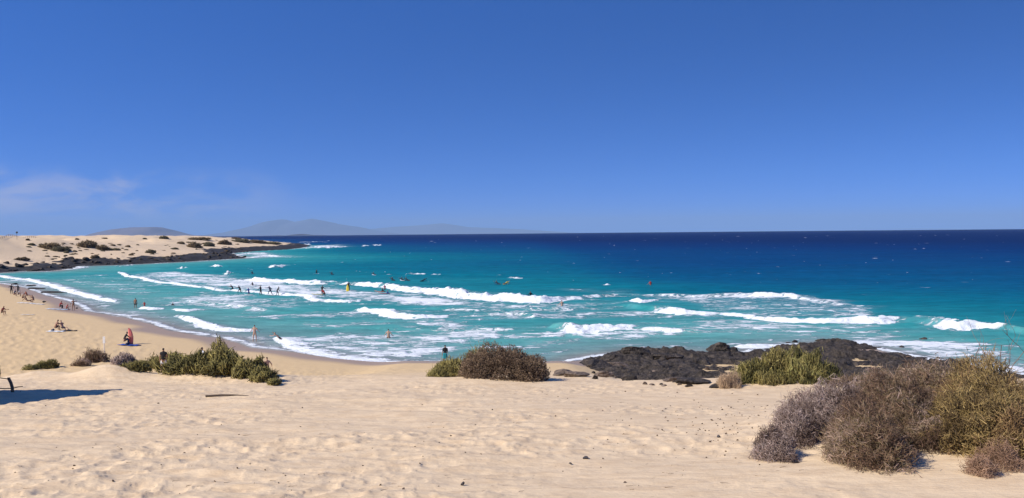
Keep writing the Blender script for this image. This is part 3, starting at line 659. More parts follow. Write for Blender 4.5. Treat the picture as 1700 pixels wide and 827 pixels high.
for i, (px, py, w, h, lb) in enumerate([(62, 479, 34, 4, 'long flat dark ledge awash at the left beach'), (85, 485, 56, 6, 'widest flat dark ledge at the left waterline'), (50, 474, 22, 3, 'thin dark ledge nearest the far lava coast'), (23, 472, 16, 3, 'small dark ledge beside the standing beachgoers')]):
    g = at_z(px, py, 0.1); d = g[1]; wm = w * d / FPX / 2
    o = link('rock_ledge', ROCKS[i], None, None, (g[0], g[1], 0.1), (0, 0, 0.1 - 0.12 * i), (wm / 0.9, wm * 0.55, 0.3)); tag(o, lb, 'rock ledge', 'flat ledges at the left waterline')
# boulders on the lava bank of the far coast
for i in range(90):
    t = random.random(); k = random.uniform(0, len(FAR_PX) - 8.01); a = np.array(FAR_PX[int(k)]); bb = np.array(FAR_PX[int(k) + 1]); p = a + (bb - a) * (k % 1)
    q = at_z(p[0], p[1], 0); x, y = q[0] - random.uniform(0, 14), q[1] + random.uniform(0, 10)
    sz = random.uniform(0.6, 1.7)
    o = link('lava_boulder', ROCKS[i % 6], None, None, (x, y, T1(x, y)), (0, 0, random.random() * 6), (sz * 1.4, sz, sz * 0.7))
    tag(o, 'black boulder on the lava bank of the far coast', 'boulder', 'boulders on the far lava bank')

# pebbles and scraps on the foreground sand
PEBM = [rock_mesh('pebble_%d' % i, 400 + i, 1, 0.25) for i in range(4)]
for r_ in PEBM: r_.materials.append(PEB)
STONE = lava_material('grey_stone', (0.05, 0.045, 0.05), (0.17, 0.15, 0.15), 16)
big_peb = [rock_mesh('stone_%d' % i, 420 + i, 3, 0.3) for i in range(3)]
for r_ in big_peb: r_.materials.append(STONE)
for k, (px, py, w, h, lb) in enumerate([(973, 763, 14, 7, 'dark grey stone lying alone on foreground sand'), (768, 806, 11, 8, 'small dark stone nearest the bottom edge of the sand'), (947, 770, 9, 3, 'thin pale chip beside the dark grey stone'),
                                       (1320, 770, 20, 8, 'dark flat stone under the left tip of the grey shrub'), (1277, 722, 8, 7, 'round brown stone left of the grey shrub'), (1193, 726, 9, 6, 'brown stone on bare sand left of the shrubs')]):
    g = ground(px, py); d = g[1]; s = w * d / FPX / 2
    o = link('stone', big_peb[k % 3], None, None, (g[0], g[1], g[2] + h * d / FPX * 0.25), (0, 0, k), (s, s * 0.8, h * d / FPX / 2 * 1.1)); tag(o, lb, 'stone')
cnt = 0
while cnt < 280:
    if random.random() < 0.55: px, py = random.gauss(1190, 70), random.gauss(700, 30)
    else: px, py = random.uniform(20, 1250), random.uniform(648, 822)
    if not (0 < px < 1290 and 648 < py < 826): continue
    g = ground(px, py); s = random.uniform(0.009, 0.027) * (1.0 + g[1] / 45)
    z = T1(g[0], g[1], True)
    o = link('pebble', PEBM[cnt % 4], None, None, (g[0], g[1], z + s * 0.15), (random.random(), random.random(), random.random() * 6), (s * random.uniform(0.8, 1.7), s, s * 0.7))
    tag(o, 'tiny brown pebble scattered on the foreground sand', 'pebble', 'pebbles strewn over the foreground sand'); cnt += 1

DRY = simple_mat('dry_twig', (0.20, 0.13, 0.085), 0.9, 0.3, 20)
TW = []
for k in range(4):
    bm = bmesh.new(); rr_ = random.Random(k); prev = None; p = Vector((0, 0, 0)); d_ = Vector((1, 0, 0))
    for i in range(5):
        w_ = 0.035 * (1 - i * 0.17); ring = [bm.verts.new(p + Vector((0, w_ * math.cos(q), w_ * math.sin(q)))) for q in (0, 2.1, 4.2)]
        if prev:
            for q in range(3): bm.faces.new((prev[q], prev[(q + 1) % 3], ring[(q + 1) % 3], ring[q]))
        prev = ring; d_ = (d_ + Vector((0, rr_.uniform(-.6, .6), rr_.uniform(-.12, .12)))).normalized(); p = p + d_ * 0.25
    me = bpy.data.meshes.new('twig_%d' % k); bm.to_mesh(me); bm.free(); me.materials.append(DRY); TW.append(me)
for i in range(150):
    px, py = random.uniform(10, 1330), random.uniform(660, 824)
    g = ground(px, py); L_ = random.uniform(0.05, 0.16) * (0.6 + g[1] / 30)
    o = link('dry_twig', TW[i % 4], None, None, (g[0], g[1], T1(g[0], g[1], True) + 0.006), (0, 0, random.uniform(-0.6, 0.6)), L_)
    tag(o, 'tiny dry twig lying on the foreground sand', 'twig', 'dry twigs on the foreground sand')

# ------------------------------------------------------------------ shrubs
m, nt, b = new_mat('foliage'); N = NT(nt)
a = N.attr('col'); nz = N.noise(N.pos(), 5.0, 3)
N.l.new(N.mix(N.rng(nz, 0.3, 0.7, 0.0, 0.3), a.outputs['Color'], (0.03, 0.025, 0.02)), b.inputs['Base Color']); b.inputs['Roughness'].default_value = 0.75; b.inputs['Specular IOR Level'].default_value = 0.2
FOLI = m
def basis(D):
    a = np.where(np.abs(D[:, 2:3]) < 0.9, np.array([[0, 0, 1.0]]), np.array([[1.0, 0, 0]]))
    u = np.cross(D, a); u /= np.linalg.norm(u, axis=1, keepdims=True); return u, np.cross(D, u)
def norm(D): return D / np.maximum(np.linalg.norm(D, axis=1, keepdims=True), 1e-9)
def twigs(P, D, L, W, C, bend, rg):
    """bent, pointed three-sided twigs: base ring, middle ring, tip"""
    n = len(P); u, v = basis(D)
    mid = P + D * (L * 0.55)[:, None]
    D2 = norm(D + bend * rg.normal(size=(n, 3)))
    tip = mid + D2 * (L * 0.45)[:, None]
    V = np.zeros((n, 7, 3)); 
    for k in range(3):
        c, s = math.cos(k * 2.094), math.sin(k * 2.094); o = u * c + v * s
        V[:, k] = P + o * (W * 0.5)[:, None]; V[:, 3 + k] = mid + o * (W * 0.42)[:, None]
    V[:, 6] = tip
    b0 = np.arange(n) * 7
    q = np.stack([np.stack([b0 + k, b0 + (k + 1) % 3, b0 + 3 + (k + 1) % 3, b0 + 3 + k], 1) for k in range(3)], 1).reshape(-1, 4)
    t = np.stack([np.stack([b0 + 3 + k, b0 + 3 + (k + 1) % 3, b0 + 6], 1) for k in range(3)], 1).reshape(-1, 3)
    return V.reshape(-1, 3), q, t, np.repeat(C, 7, 0)
def shrub(name, label, lobes, cat='shrub', group=None, stems=26, seed=1, stem_col=(0.10, 0.075, 0.055), amp=1.0):
    """lobes: (px, py of the front foot, width px, height px, depth m, count, twig length m, twig width m, [colours], upness, spread)"""
    rg = np.random.default_rng(seed); VV = []; QQ = []; TT = []; CC = []; off_ = 0; root = None; cents = []
    for (px, py, wp, hp, dep, cnt, tl, tw, cols, upn, spr) in lobes:
        g = ground(px, py); sc = g[1] / FPX; rx, h, ry = wp * sc / 2, hp * sc, dep / 2
        cx, cy = g[0], g[1] + ry * 0.85; cz = T1(cx, cy) - 0.05
        cz = min(cz, g[2] + 0.25)
        cents.append((cx, cy, cz, rx, ry, h))
        if root is None: root = link(name, None, None, None, (cx, cy, cz)); o0 = np.array([cx, cy, cz])
        d = rg.normal(size=(cnt, 3)); d = norm(d); d[:, 2] = np.abs(d[:, 2]) ** 0.8
        d = norm(d)
        bumpy = 0.88 + 0.9 * amp * fbm(d[:, 0] * 1.7 + seed + px * 0.37, d[:, 1] * 1.7 + d[:, 2] * 1.6, 3, seed + 3) + 0.45 * fbm(d[:, 0] * 6 + px, d[:, 1] * 6 + d[:, 2] * 5, 2, seed + 4)
        rr = (1 - 0.55 * rg.random(cnt) ** 1.6) * bumpy
        stray = rg.random(cnt) < 0.05; rr = np.where(stray, rr * 1.12, rr)
        Pp = np.stack([cx + d[:, 0] * rx * rr, cy + d[:, 1] * ry * rr, cz + d[:, 2] * h * rr], 1)
        nrm = norm(d / np.array([rx, ry, h]))
        D = norm(nrm * (1 - upn) + np.array([[0, 0, upn]]) + spr * rg.normal(size=(cnt, 3)))
        L = tl * rg.uniform(0.55, 1.35, cnt) * np.where(stray, 1.5, 1.0); W = tw * rg.uniform(0.7, 1.35, cnt)
        Pp = Pp - D * (L * 0.6)[:, None]
        gz = terrain(Pp[:, 0], Pp[:, 1], None, False); Pp[:, 2] = np.maximum(Pp[:, 2], gz - 0.02)
        ca = np.array(cols); clump = np.clip((fbm(Pp[:, 0] * 1.6 + 5, Pp[:, 1] * 1.6 + Pp[:, 2] * 1.4, 2, seed + 9) * 2.2 + 0.5 + rg.normal(size=cnt) * 0.28), 0, 0.999) * (len(ca) - 1)
        i0 = np.floor(clump).astype(int); f = (clump - i0)[:, None]
        C = ca[i0] * (1 - f) + ca[np.minimum(i0 + 1, len(ca) - 1)] * f
        C = C * 1.75 * rg.uniform(0.5, 1.5, (cnt, 1))
        v, q, t, c = twigs(Pp, D, L, W, C, 0.45, rg)
        VV.append(v); QQ.append(q + off_); TT.append(t + off_); CC.append(c); off_ += len(v)
    me = mesh_from(name, np.concatenate(VV) - o0, [np.concatenate(QQ), np.concatenate(TT)], smooth=False); cattr(me, 'col', np.concatenate(CC))
    link('foliage', me, FOLI, root)['kind'] = 'stuff'
    # woody stems from the foot up into the crown
    Vs = []; Qs = []; Ts = []; k0 = 0
    SP = []; SD = []; SL = []
    for i in range(stems):
        cx, cy, cz, rx, ry, h = cents[i % len(cents)]; a = rg.random() * 6.28; q = rg.random() ** 0.5
        p = np.array([cx + 0.25 * rx * math.cos(a), cy + 0.25 * ry * math.sin(a), cz - 0.05]); e = np.array([cx + rx * q * 0.9 * math.cos(a), cy + ry * q * 0.9 * math.sin(a), cz + h * (0.85 - 0.5 * q)])
        SP.append(p); SD.append((e - p) / np.linalg.norm(e - p)); SL.append(np.linalg.norm(e - p))
    SL = np.array(SL)
    v, q, t, c = twigs(np.array(SP), np.array(SD), SL, np.maximum(SL * 0.045, 0.02), np.tile(np.array([stem_col]), (stems, 1)), 0.3, rg)
    me = mesh_from(name + '_stems', v - o0, [q, t], smooth=False); cattr(me, 'col', c); link('stem', me, FOLI, root)['kind'] = 'stuff'
    tag(root, label, cat, group); return root
GREEN = [(0.05, 0.044, 0.014), (0.12, 0.102, 0.03), (0.19, 0.158, 0.055), (0.09, 0.074, 0.024)]
OLIVE = [(0.06, 0.055, 0.018), (0.15, 0.125, 0.04), (0.21, 0.175, 0.065), (0.11, 0.09, 0.03)]
BROWN = [(0.05, 0.032, 0.022), (0.115, 0.078, 0.05), (0.18, 0.125, 0.082), (0.08, 0.052, 0.034)]
GREY = [(0.09, 0.06, 0.05), (0.21, 0.155, 0.135), (0.30, 0.235, 0.21), (0.14, 0.09, 0.075)]
MIXG = [(0.06, 0.036, 0.024), (0.165, 0.10, 0.066), (0.12, 0.092, 0.046), (0.25, 0.175, 0.14)]
GOLD = [(0.07, 0.045, 0.02), (0.175, 0.12, 0.045), (0.25, 0.18, 0.075), (0.14, 0.085, 0.04)]
TAN = [(0.26, 0.18, 0.11), (0.36, 0.26, 0.17), (0.22, 0.15, 0.10)]
SG = 'shrubs on the foreground dunes'
shrub('dune_shrub', 'brown dome shaped shrub with yellow green left skirt, alone at the middle', [
    (836, 631, 160, 62, 3.6, 20000, 0.12, 0.026, BROWN, 0.05, 0.6), (882, 634, 72, 44, 2.6, 8000, 0.11, 0.026, BROWN, 0.05, 0.6), (792, 628, 74, 48, 2.6, 6500, 0.12, 0.026, BROWN, 0.1, 0.6),
    (750, 625, 92, 34, 2.2, 3600, 0.26, 0.035, OLIVE, 0.6, 0.35), (790, 622, 70, 54, 2.2, 1500, 0.30, 0.032, OLIVE, 0.7, 0.35), (725, 626, 40, 16, 1.2, 900, 0.2, 0.03, OLIVE, 0.6, 0.35)], group=SG, seed=11, amp=0.3)
shrub('dune_shrub', 'large bushy green shrub hiding beachgoers on the left dune', [
    (312, 622, 124, 38, 2.8, 4600, 0.40, 0.056, GREEN, 0.36, 0.42), (358, 624, 92, 40, 2.6, 3100, 0.42, 0.056, GREEN, 0.36, 0.42), (268, 615, 60, 30, 1.8, 1700, 0.38, 0.055, GREEN, 0.5, 0.4), (358, 610, 50, 48, 1.6, 1300, 0.42, 0.055, OLIVE, 0.75, 0.3)], group=SG, seed=12)
shrub('dune_shrub', 'green shrub leaning right, beside the bare chested man', [
    (405, 628, 62, 34, 2.2, 2400, 0.42, 0.058, GREEN, 0.65, 0.38), (430, 634, 50, 24, 1.8, 1900, 0.38, 0.055, GREEN, 0.5, 0.4), (453, 638, 24, 12, 1.0, 800, 0.2, 0.035, GREEN, 0.3, 0.4)], group=SG, seed=13)
shrub('dune_shrub', 'grey brown shrub wrapped over the pale sand hump', [
    (150, 602, 60, 22, 1.8, 2600, 0.2, 0.03, MIXG, 0.4, 0.45), (195, 606, 46, 24, 1.8, 2200, 0.2, 0.03, GREY, 0.4, 0.45), (128, 610, 34, 14, 1.2, 1000, 0.18, 0.03, MIXG, 0.3, 0.45)], group=SG, seed=14)
shrub('dune_shrub', 'low green brown shrub between the sand hump and the big green shrub', [
    (222, 616, 56, 20, 1.6, 2200, 0.24, 0.035, GREEN, 0.5, 0.4), (246, 610, 34, 16, 1.2, 900, 0.2, 0.03, OLIVE, 0.5, 0.4)], group=SG, seed=15)
shrub('dune_shrub', 'small dark shrub on a low hump at the far left', [
    (70, 613, 42, 16, 1.4, 1900, 0.2, 0.034, GREEN, 0.4, 0.4), (45, 615, 30, 10, 1.0, 800, 0.18, 0.03, OLIVE, 0.4, 0.4)], group=SG, seed=16)
shrub('dune_shrub', 'bright green spiky shrub on the crest before the lava shelf', [
    (1290, 640, 110, 52, 2.6, 6000, 0.32, 0.034, OLIVE, 0.65, 0.36), (1345, 640, 90, 56, 2.4, 5000, 0.34, 0.034, [*OLIVE[:3], (0.16, 0.15, 0.05)], 0.75, 0.34), (1385, 640, 60, 34, 1.8, 2200, 0.24, 0.03, OLIVE, 0.5, 0.4), (1245, 640, 60, 32, 1.8, 2000, 0.22, 0.03, OLIVE, 0.5, 0.4)], group=SG, seed=17)
shrub('dry_grass_tuft', 'straw coloured dry grass tuft left of the spiky green shrub', [(1215, 646, 50, 26, 1.2, 2600, 0.34, 0.014, TAN, 0.55, 0.3)], cat='grass tuft', seed=18, stems=8)
shrub('dune_shrub', 'low brown shrub to the right of the spiky green shrub', [(1420, 646, 70, 20, 1.6, 2400, 0.2, 0.026, BROWN, 0.4, 0.45)], group=SG, seed=19)
shrub('dune_shrub', 'big tangled grey brown shrub sprawling over the right foreground', [
    (1480, 792, 150, 120, 2.6, 15000, 0.15, 0.010, MIXG, 0.2, 0.7), (1540, 742, 170, 120, 3.4, 15000, 0.16, 0.011, MIXG, 0.25, 0.7), (1430, 730, 150, 98, 2.8, 12000, 0.15, 0.010, GREY, 0.25, 0.7),
    (1365, 732, 110, 80, 2.0, 8500, 0.13, 0.009, GREY, 0.25, 0.7), (1302, 772, 88, 62, 1.5, 7000, 0.12, 0.009, GREY, 0.25, 0.7), (1335, 745, 80, 72, 1.5, 5000, 0.12, 0.009, GREY, 0.25, 0.7), (1568, 756, 100, 66, 1.8, 5000, 0.14, 0.010, MIXG, 0.2, 0.7), (1590, 690, 150, 86, 3.2, 8000, 0.17, 0.012, MIXG, 0.3, 0.7), (1500, 690, 170, 70, 3.0, 9000, 0.16, 0.012, MIXG, 0.3, 0.7)], group=SG, seed=20, stems=60, amp=0.55)
shrub('dune_shrub', 'golden green shrub at the right edge of the photo', [
    (1665, 770, 170, 110, 2.4, 12000, 0.14, 0.014, GOLD, 0.3, 0.6), (1700, 720, 170, 110, 3.0, 12000, 0.15, 0.014, GOLD, 0.4, 0.55), (1610, 748, 90, 46, 1.6, 4000, 0.13, 0.013, GOLD, 0.2, 0.6), (1720, 780, 120, 120, 2.4, 6000, 0.15, 0.014, GOLD, 0.3, 0.6)], group=SG, seed=21, stems=50, amp=0.55)
shrub('dune_shrub', 'small dry reddish shrub trailing down the sand, bottom right', [
    (1648, 802, 54, 52, 0.9, 2200, 0.11, 0.007, [(0.14, 0.08, 0.05), (0.27, 0.17, 0.115)], 0.0, 0.7), (1690, 792, 80, 52, 1.0, 2200, 0.12, 0.008, [(0.14, 0.08, 0.05), (0.27, 0.17, 0.115)], 0.1, 0.7)], group=SG, seed=22, stems=14)

# bare dead branches above the right shrub
def branch_tubes(paths, mat, name):
    bm = bmesh.new()
    for pts, r0, r1 in paths:
        prev = None; n = len(pts)
        for i, p in enumerate(pts):
            p = Vector(p); d = (Vector(pts[min(i + 1, n - 1)]) - Vector(pts[max(i - 1, 0)])).normalized()
            u = d.orthogonal().normalized(); w = d.cross(u); r = r0 + (r1 - r0) * i / (n - 1)
            ring = [bm.verts.new(p + (u * math.cos(k * math.pi / 2.5) + w * math.sin(k * math.pi / 2.5)) * r) for k in range(5)]
            if prev:
                for k in range(5): bm.faces.new((prev[k], prev[(k + 1) % 5], ring[(k + 1) % 5], ring[k]))
            else: bm.faces.new(ring[::-1])
            prev = ring
        bm.faces.new(prev)
    me = bpy.data.meshes.new(name); bm.to_mesh(me); bm.free(); me.materials.append(mat); return me
DEADWOOD = simple_mat('dead_wood', (0.20, 0.145, 0.12), 0.9, 0.3, 8)
def grow(p, d, L, r, depth, out, rg):
    pts = [p]; q = Vector(p); dd = Vector(d)
    for k in range(4):
        dd = (dd + Vector(rg.normal(size=3)) * 0.22).normalized(); q = q + dd * L / 4; pts.append(tuple(q))
    out.append((pts, r, r * 0.55))
    if depth:
        for k in range(2 + (rg.random() < 0.5)):
            i = rg.integers(2, 5); nd = (dd + Vector(rg.normal(size=3)) * 0.65 + Vector((0, 0, 0.1))).normalized()
            grow(pts[i], nd, L * rg.uniform(0.5, 0.75), r * 0.55, depth - 1, out, rg)
def dead_bush(px, py, Yd, lean, L, label, seed, depth=3):
    g = at_y(px, py, Yd); rg = np.random.default_rng(seed); out = []
    z = T1(g[0], g[1]); base = (0, 0, 0); top = g[2] - z
    for a in range(3):
        grow(base, Vector((lean + 0.35 * (a - 1), 0.2 * (a - 1), 1.0)).normalized(), top + L * (0.7 + 0.3 * rg.random()), 0.016, depth, out, rg)
    o = link('dead_branches', None, None, None, (g[0], g[1], z))
    for br in out: link('branch', branch_tubes([br], DEADWOOD, 'branch'), None, o)
    tag(o, label, 'dead branches', 'bare branches above the right shrubs')
dead_bush(1668, 608, 21, 0.28, 0.75, 'tall bare forked branches against the surf at the right edge', 5)
dead_bush(1595, 610, 21, 0.1, 0.35, 'short bare twigs poking above the grey brown shrub', 6, 2)
dead_bush(1632, 612, 21, 0.35, 0.40, 'pale bent bare twigs between the two right shrubs', 9, 2)

# scrub on the far dunes
FS = []
for k in range(5):
    rg = np.random.default_rng(500 + k); n = 900
    d = norm(rg.normal(size=(n, 3))); d[:, 2] = np.abs(d[:, 2]); bump_ = 0.8 + 0.7 * (fbm(d[:, 0] * 2 + k * 3, d[:, 1] * 2 + d[:, 2], 2, 500 + k) + 0.1)
    Pp = d * np.array([1, 1, 0.8]) * (bump_ * (1 - 0.5 * rg.random(n) ** 2))[:, None]; D = norm(d + 0.6 * rg.normal(size=(n, 3)))
    C = np.array([(0.17, 0.145, 0.085)]) * rg.uniform(0.5, 1.5, (n, 1)) * (np.array([(1, 1, 1)]) if k % 2 else np.array([(1.15, 0.95, 0.9)]))
    v, q, t, c = twigs(Pp, D, rg.uniform(0.2, 0.4, n), rg.uniform(0.05, 0.11, n), C, 0.4, rg)
    me = mesh_from('scrub_%d' % k, v, [q, t], smooth=False); cattr(me, 'col', c); me.materials.append(FOLI); FS.append(me)
def far_scrub(px, py, w, h, k, label):
    g = ground(px, py); d = g[1]; rx = w * d / FPX / 2; hz = h * d / FPX
    o = link('dune_scrub', FS[k % 5], None, None, (g[0], g[1], g[2] - 0.1 * hz), (0, 0, k), (rx, rx * 0.8, hz * 0.95)); tag(o, label, 'scrub', 'scrub bushes on the far dunes')
FSP = [(85, 412, 34, 12, 'scrub bank sloping down the far dune, left end'), (100, 416, 34, 10, 'scrub bank lower on the far dune slope'), (46, 399, 8, 4, 'small scrub dot below the roadside fence'), (52, 407, 12, 4, 'small scrub patch on the smooth dune face'),
       (145, 410, 34, 14, 'tallest scrub mound in the middle of the far dunes'), (170, 414, 30, 8, 'scrub trailing right from the tallest mound'), (190, 416, 22, 6, 'low scrub right of the trailing bank'), (158, 428, 16, 7, 'grey scrub clump just above the lava bank'),
       (250, 420, 20, 8, 'scrub clump above the lava in the middle coast'), (212, 410, 10, 4, 'round scrub dot on the bare dune'), (187, 408, 10, 3, 'flat scrub dot left of the round one'), (272, 396, 18, 6, 'scrub crest on the dune skyline'),
       (322, 411, 28, 13, 'dark round scrub bush at the head of the point'), (346, 409, 18, 10, 'dark scrub bush right of the round one on the point'), (372, 406, 26, 10, 'scrub bush on the sandy hollow of the point'), (330, 398, 44, 5, 'long scrub line along the skyline of the point'),
       (400, 402, 34, 8, 'scrub bush on the ridge of the point'), (425, 403, 36, 7, 'scrub bush sloping to the end of the point'), (450, 405, 36, 5, 'last low scrub on the tip of the point'), (392, 397, 18, 4, 'small scrub on the top of the point ridge'),
       (35, 432, 26, 6, 'dark scrub on the lava edge at far left'), (110, 420, 10, 5, 'small scrub below the scrub bank'), (218, 424, 10, 4, 'small brown scrub above the lava bank'), (290, 414, 14, 4, 'small brown scrub on bare sand of the point'), (128, 398, 8, 3, 'tiny scrub on the fence skyline'), (174, 397, 10, 3, 'tiny scrub by the end of the fence'), (240, 397, 8, 3, 'tiny scrub on the skyline near the volcano'), (300, 405, 16, 5, 'pale scrub on the sandy saddle')]
for i, (px, py, w, h, lb) in enumerate(FSP): far_scrub(px, py, w, h, i, lb)
for i in range(100):
    px = random.uniform(40, 400); py = random.uniform(404, 432) - max(0, px - 250) * 0.06
    far_scrub(px, py, random.uniform(3, 10), random.uniform(0.8, 2.6), i, 'tiny dark scrub tuft dotted over the far dune slopes')

# ------------------------------------------------------------------ roadside fence and sign on the far dune
WOOD = simple_mat('weathered_wood', (0.20, 0.13, 0.085), 0.85, 0.3, 9)
PALE = simple_mat('pale_post', (0.42, 0.33, 0.26), 0.85, 0.2, 3)
WHITE = simple_mat('white_paint', (0.78, 0.76, 0.74), 0.5, 0.05, 5)
BLACK = simple_mat('black_metal', (0.025, 0.025, 0.03), 0.5, 0.1, 5)
def cyl(name, r0, r1, h, mat, n=8, bev=0.0):
    bm = bmesh.new(); a = [bm.verts.new((r0 * math.cos(6.2832 * k / n), r0 * math.sin(6.2832 * k / n), 0)) for k in range(n)]; b_ = [bm.verts.new((r1 * math.cos(6.2832 * k / n), r1 * math.sin(6.2832 * k / n), h)) for k in range(n)]
    for k in range(n): bm.faces.new((a[k], a[(k + 1) % n], b_[(k + 1) % n], b_[k]))
    top = bm.verts.new((0, 0, h + r1 * 0.35))
    for k in range(n): bm.faces.new((b_[k], b_[(k + 1) % n], top))
    bm.faces.new(a[::-1]); me = bpy.data.meshes.new(name); bm.to_mesh(me); bm.free(); me.materials.append(mat); return me
def boxm(name, sx, sy, sz, mat, bev=0.01):
    bm = bmesh.new(); bmesh.ops.create_cube(bm, size=1.0); bmesh.ops.scale(bm, vec=(sx, sy, sz), verts=bm.verts)
    if bev: bmesh.ops.bevel(bm, geom=bm.edges[:], offset=bev, segments=1, affect='EDGES')
    me = bpy.data.meshes.new(name); bm.to_mesh(me); bm.free(); me.materials.append(mat); return me
post_me = cyl('fence_post', 0.13, 0.12, 1.0, PALE, 6)
fx = []
for px in np.arange(1, 136, 3.2):
    py = np.interp(px, [0, 30, 60, 100, 135], [387.5, 389.5, 393.5, 397.5, 399.5])
    Yd = np.interp(px, [0, 135], [330, 470]); g = at_y(px, py, Yd); fx.append((g[0], g[1], T1(g[0], g[1])))
fo_ = link('roadside_fence', None, None, None, fx[0]); tag(fo_, 'row of short pale posts along the far dune crest', 'fence')
for p in fx: link('post', post_me, None, fo_, np.array(p) - np.array(fx[0]) - np.array([0, 0, 0.05]))
rail = branch_tubes([([tuple(np.array(p) - np.array(fx[0]) + np.array([0, 0, 0.75])) for p in fx], 0.05, 0.05)], PALE, 'rail'); link('rail', rail, None, fo_)
g = at_y(28, 388, 340); z = T1(g[0], g[1]); top = at_y(28, 386, 340)[2] - z
sg = link('road_sign', None, None, None, (g[0], g[1], z)); link('post', cyl('sign_post', 0.05, 0.05, max(top, 2.0), BLACK), None, sg)
disc = cyl('sign_disc', 0.42, 0.42, 0.05, BLACK, 16); link('disc', disc, None, sg, (0, 0.03, max(top, 2.0)), (R(90), 0, 0)); tag(sg, 'round dark road sign on a pole on the far left dune', 'sign')

# ------------------------------------------------------------------ people
BONES = [('pelvis', 'spine', 'torso'), ('spine', 'chest', 'torso'), ('chest', 'neck', 'torso'), ('neck', 'chin', 'neck'), ('chin', 'head', 'head'), ('head', 'crown', 'head')]
def fk(torso=0, head=0, thigh=(0, 0), knee=(0, 0), abd=(6, 6), arm=(0, 0), elbow=(10, 10), aabd=(10, 10), bend_side=0):
    """joint positions of a 1.72 m figure facing +Y; angles in degrees (forward positive)"""
    J = {}
    def sag(a, side=0): a = R(a); s = R(side); return Vector((math.sin(s), math.sin(a) * math.cos(s), math.cos(a) * math.cos(s)))
    up = sag(torso, bend_side); J['pelvis'] = Vector((0, 0, 0)); J['spine'] = up * 0.20
    up2 = sag(torso * 1.15, bend_side); J['chest'] = J['spine'] + up2 * 0.22; J['neck'] = J['chest'] + up2 * 0.13
    hu = sag(torso * 0.6 + head); J['chin'] = J['neck'] + hu * 0.075; J['head'] = J['chin'] + hu * 0.085 + sag(torso * 0.6 + head + 90) * 0.015; J['crown'] = J['head'] + hu * 0.075
    for i, sd in enumerate('lr'):
        sx = -1 if sd == 'l' else 1
        J['sh' + sd] = J['chest'] + up2 * 0.055 + Vector((sx * 0.175, 0, 0))
        def limb(a, b): a = R(a); b = R(b); return Vector((sx * math.sin(b), math.sin(a) * math.cos(b), -math.cos(a) * math.cos(b)))
        J['el' + sd] = J['sh' + sd] + limb(arm[i] + torso * 0.5, aabd[i]) * 0.285
        J['wr' + sd] = J['el' + sd] + limb(arm[i] + torso * 0.5 + elbow[i], aabd[i] * 0.7) * 0.245
        fd = limb(arm[i] + torso * 0.5 + elbow[i] + 8, aabd[i] * 0.5); J['ha' + sd] = J['wr' + sd] + fd * 0.075
        side_v = Vector((0, 1, 0)) if abs(fd.y) < 0.8 else Vector((0, 0, 1)); side_v = (side_v - fd * side_v.dot(fd)).normalized(); inw = fd.cross(side_v)
        for f, (o_, l_) in enumerate([(0.034, 0.062), (0.012, 0.078), (-0.012, 0.072), (-0.034, 0.056)]):
            a_ = J['wr' + sd] + fd * 0.085 + side_v * o_; J['f%d%s' % (f, sd)] = a_; J['g%d%s' % (f, sd)] = a_ + (fd * 0.9 + inw * 0.25 * sx).normalized() * l_
        a_ = J['wr' + sd] + fd * 0.04 + side_v * 0.04; J['t0' + sd] = a_; J['t1' + sd] = a_ + (fd * 0.7 + side_v * 0.7).normalized() * 0.05
        J['hi' + sd] = Vector((sx * 0.095, 0, -0.06))
        J['kn' + sd] = J['hi' + sd] + limb(thigh[i], abd[i]) * 0.42
        J['an' + sd] = J['kn' + sd] + limb(thigh[i] - knee[i], abd[i] * 0.4) * 0.42
        a = thigh[i] - knee[i]; a = max(-70, min(60, a)) * 0.5
        J['to' + sd] = J['an' + sd] + Vector((sx * 0.02, math.cos(R(a)), math.sin(R(a)) - 0.25)).normalized() * 0.17
    return J
RAD = {'pelvis': (0.155, 0.115), 'spine': (0.13, 0.10), 'chest': (0.16, 0.115), 'neck': (0.055, 0.055), 'chin': (0.06, 0.072), 'head': (0.076, 0.092), 'crown': (0.055, 0.068)}
RL = {'sh': 0.058, 'el': 0.041, 'wr': 0.029, 'ha': 0.033, 'hi': 0.092, 'kn': 0.06, 'an': 0.038, 'to': 0.032}
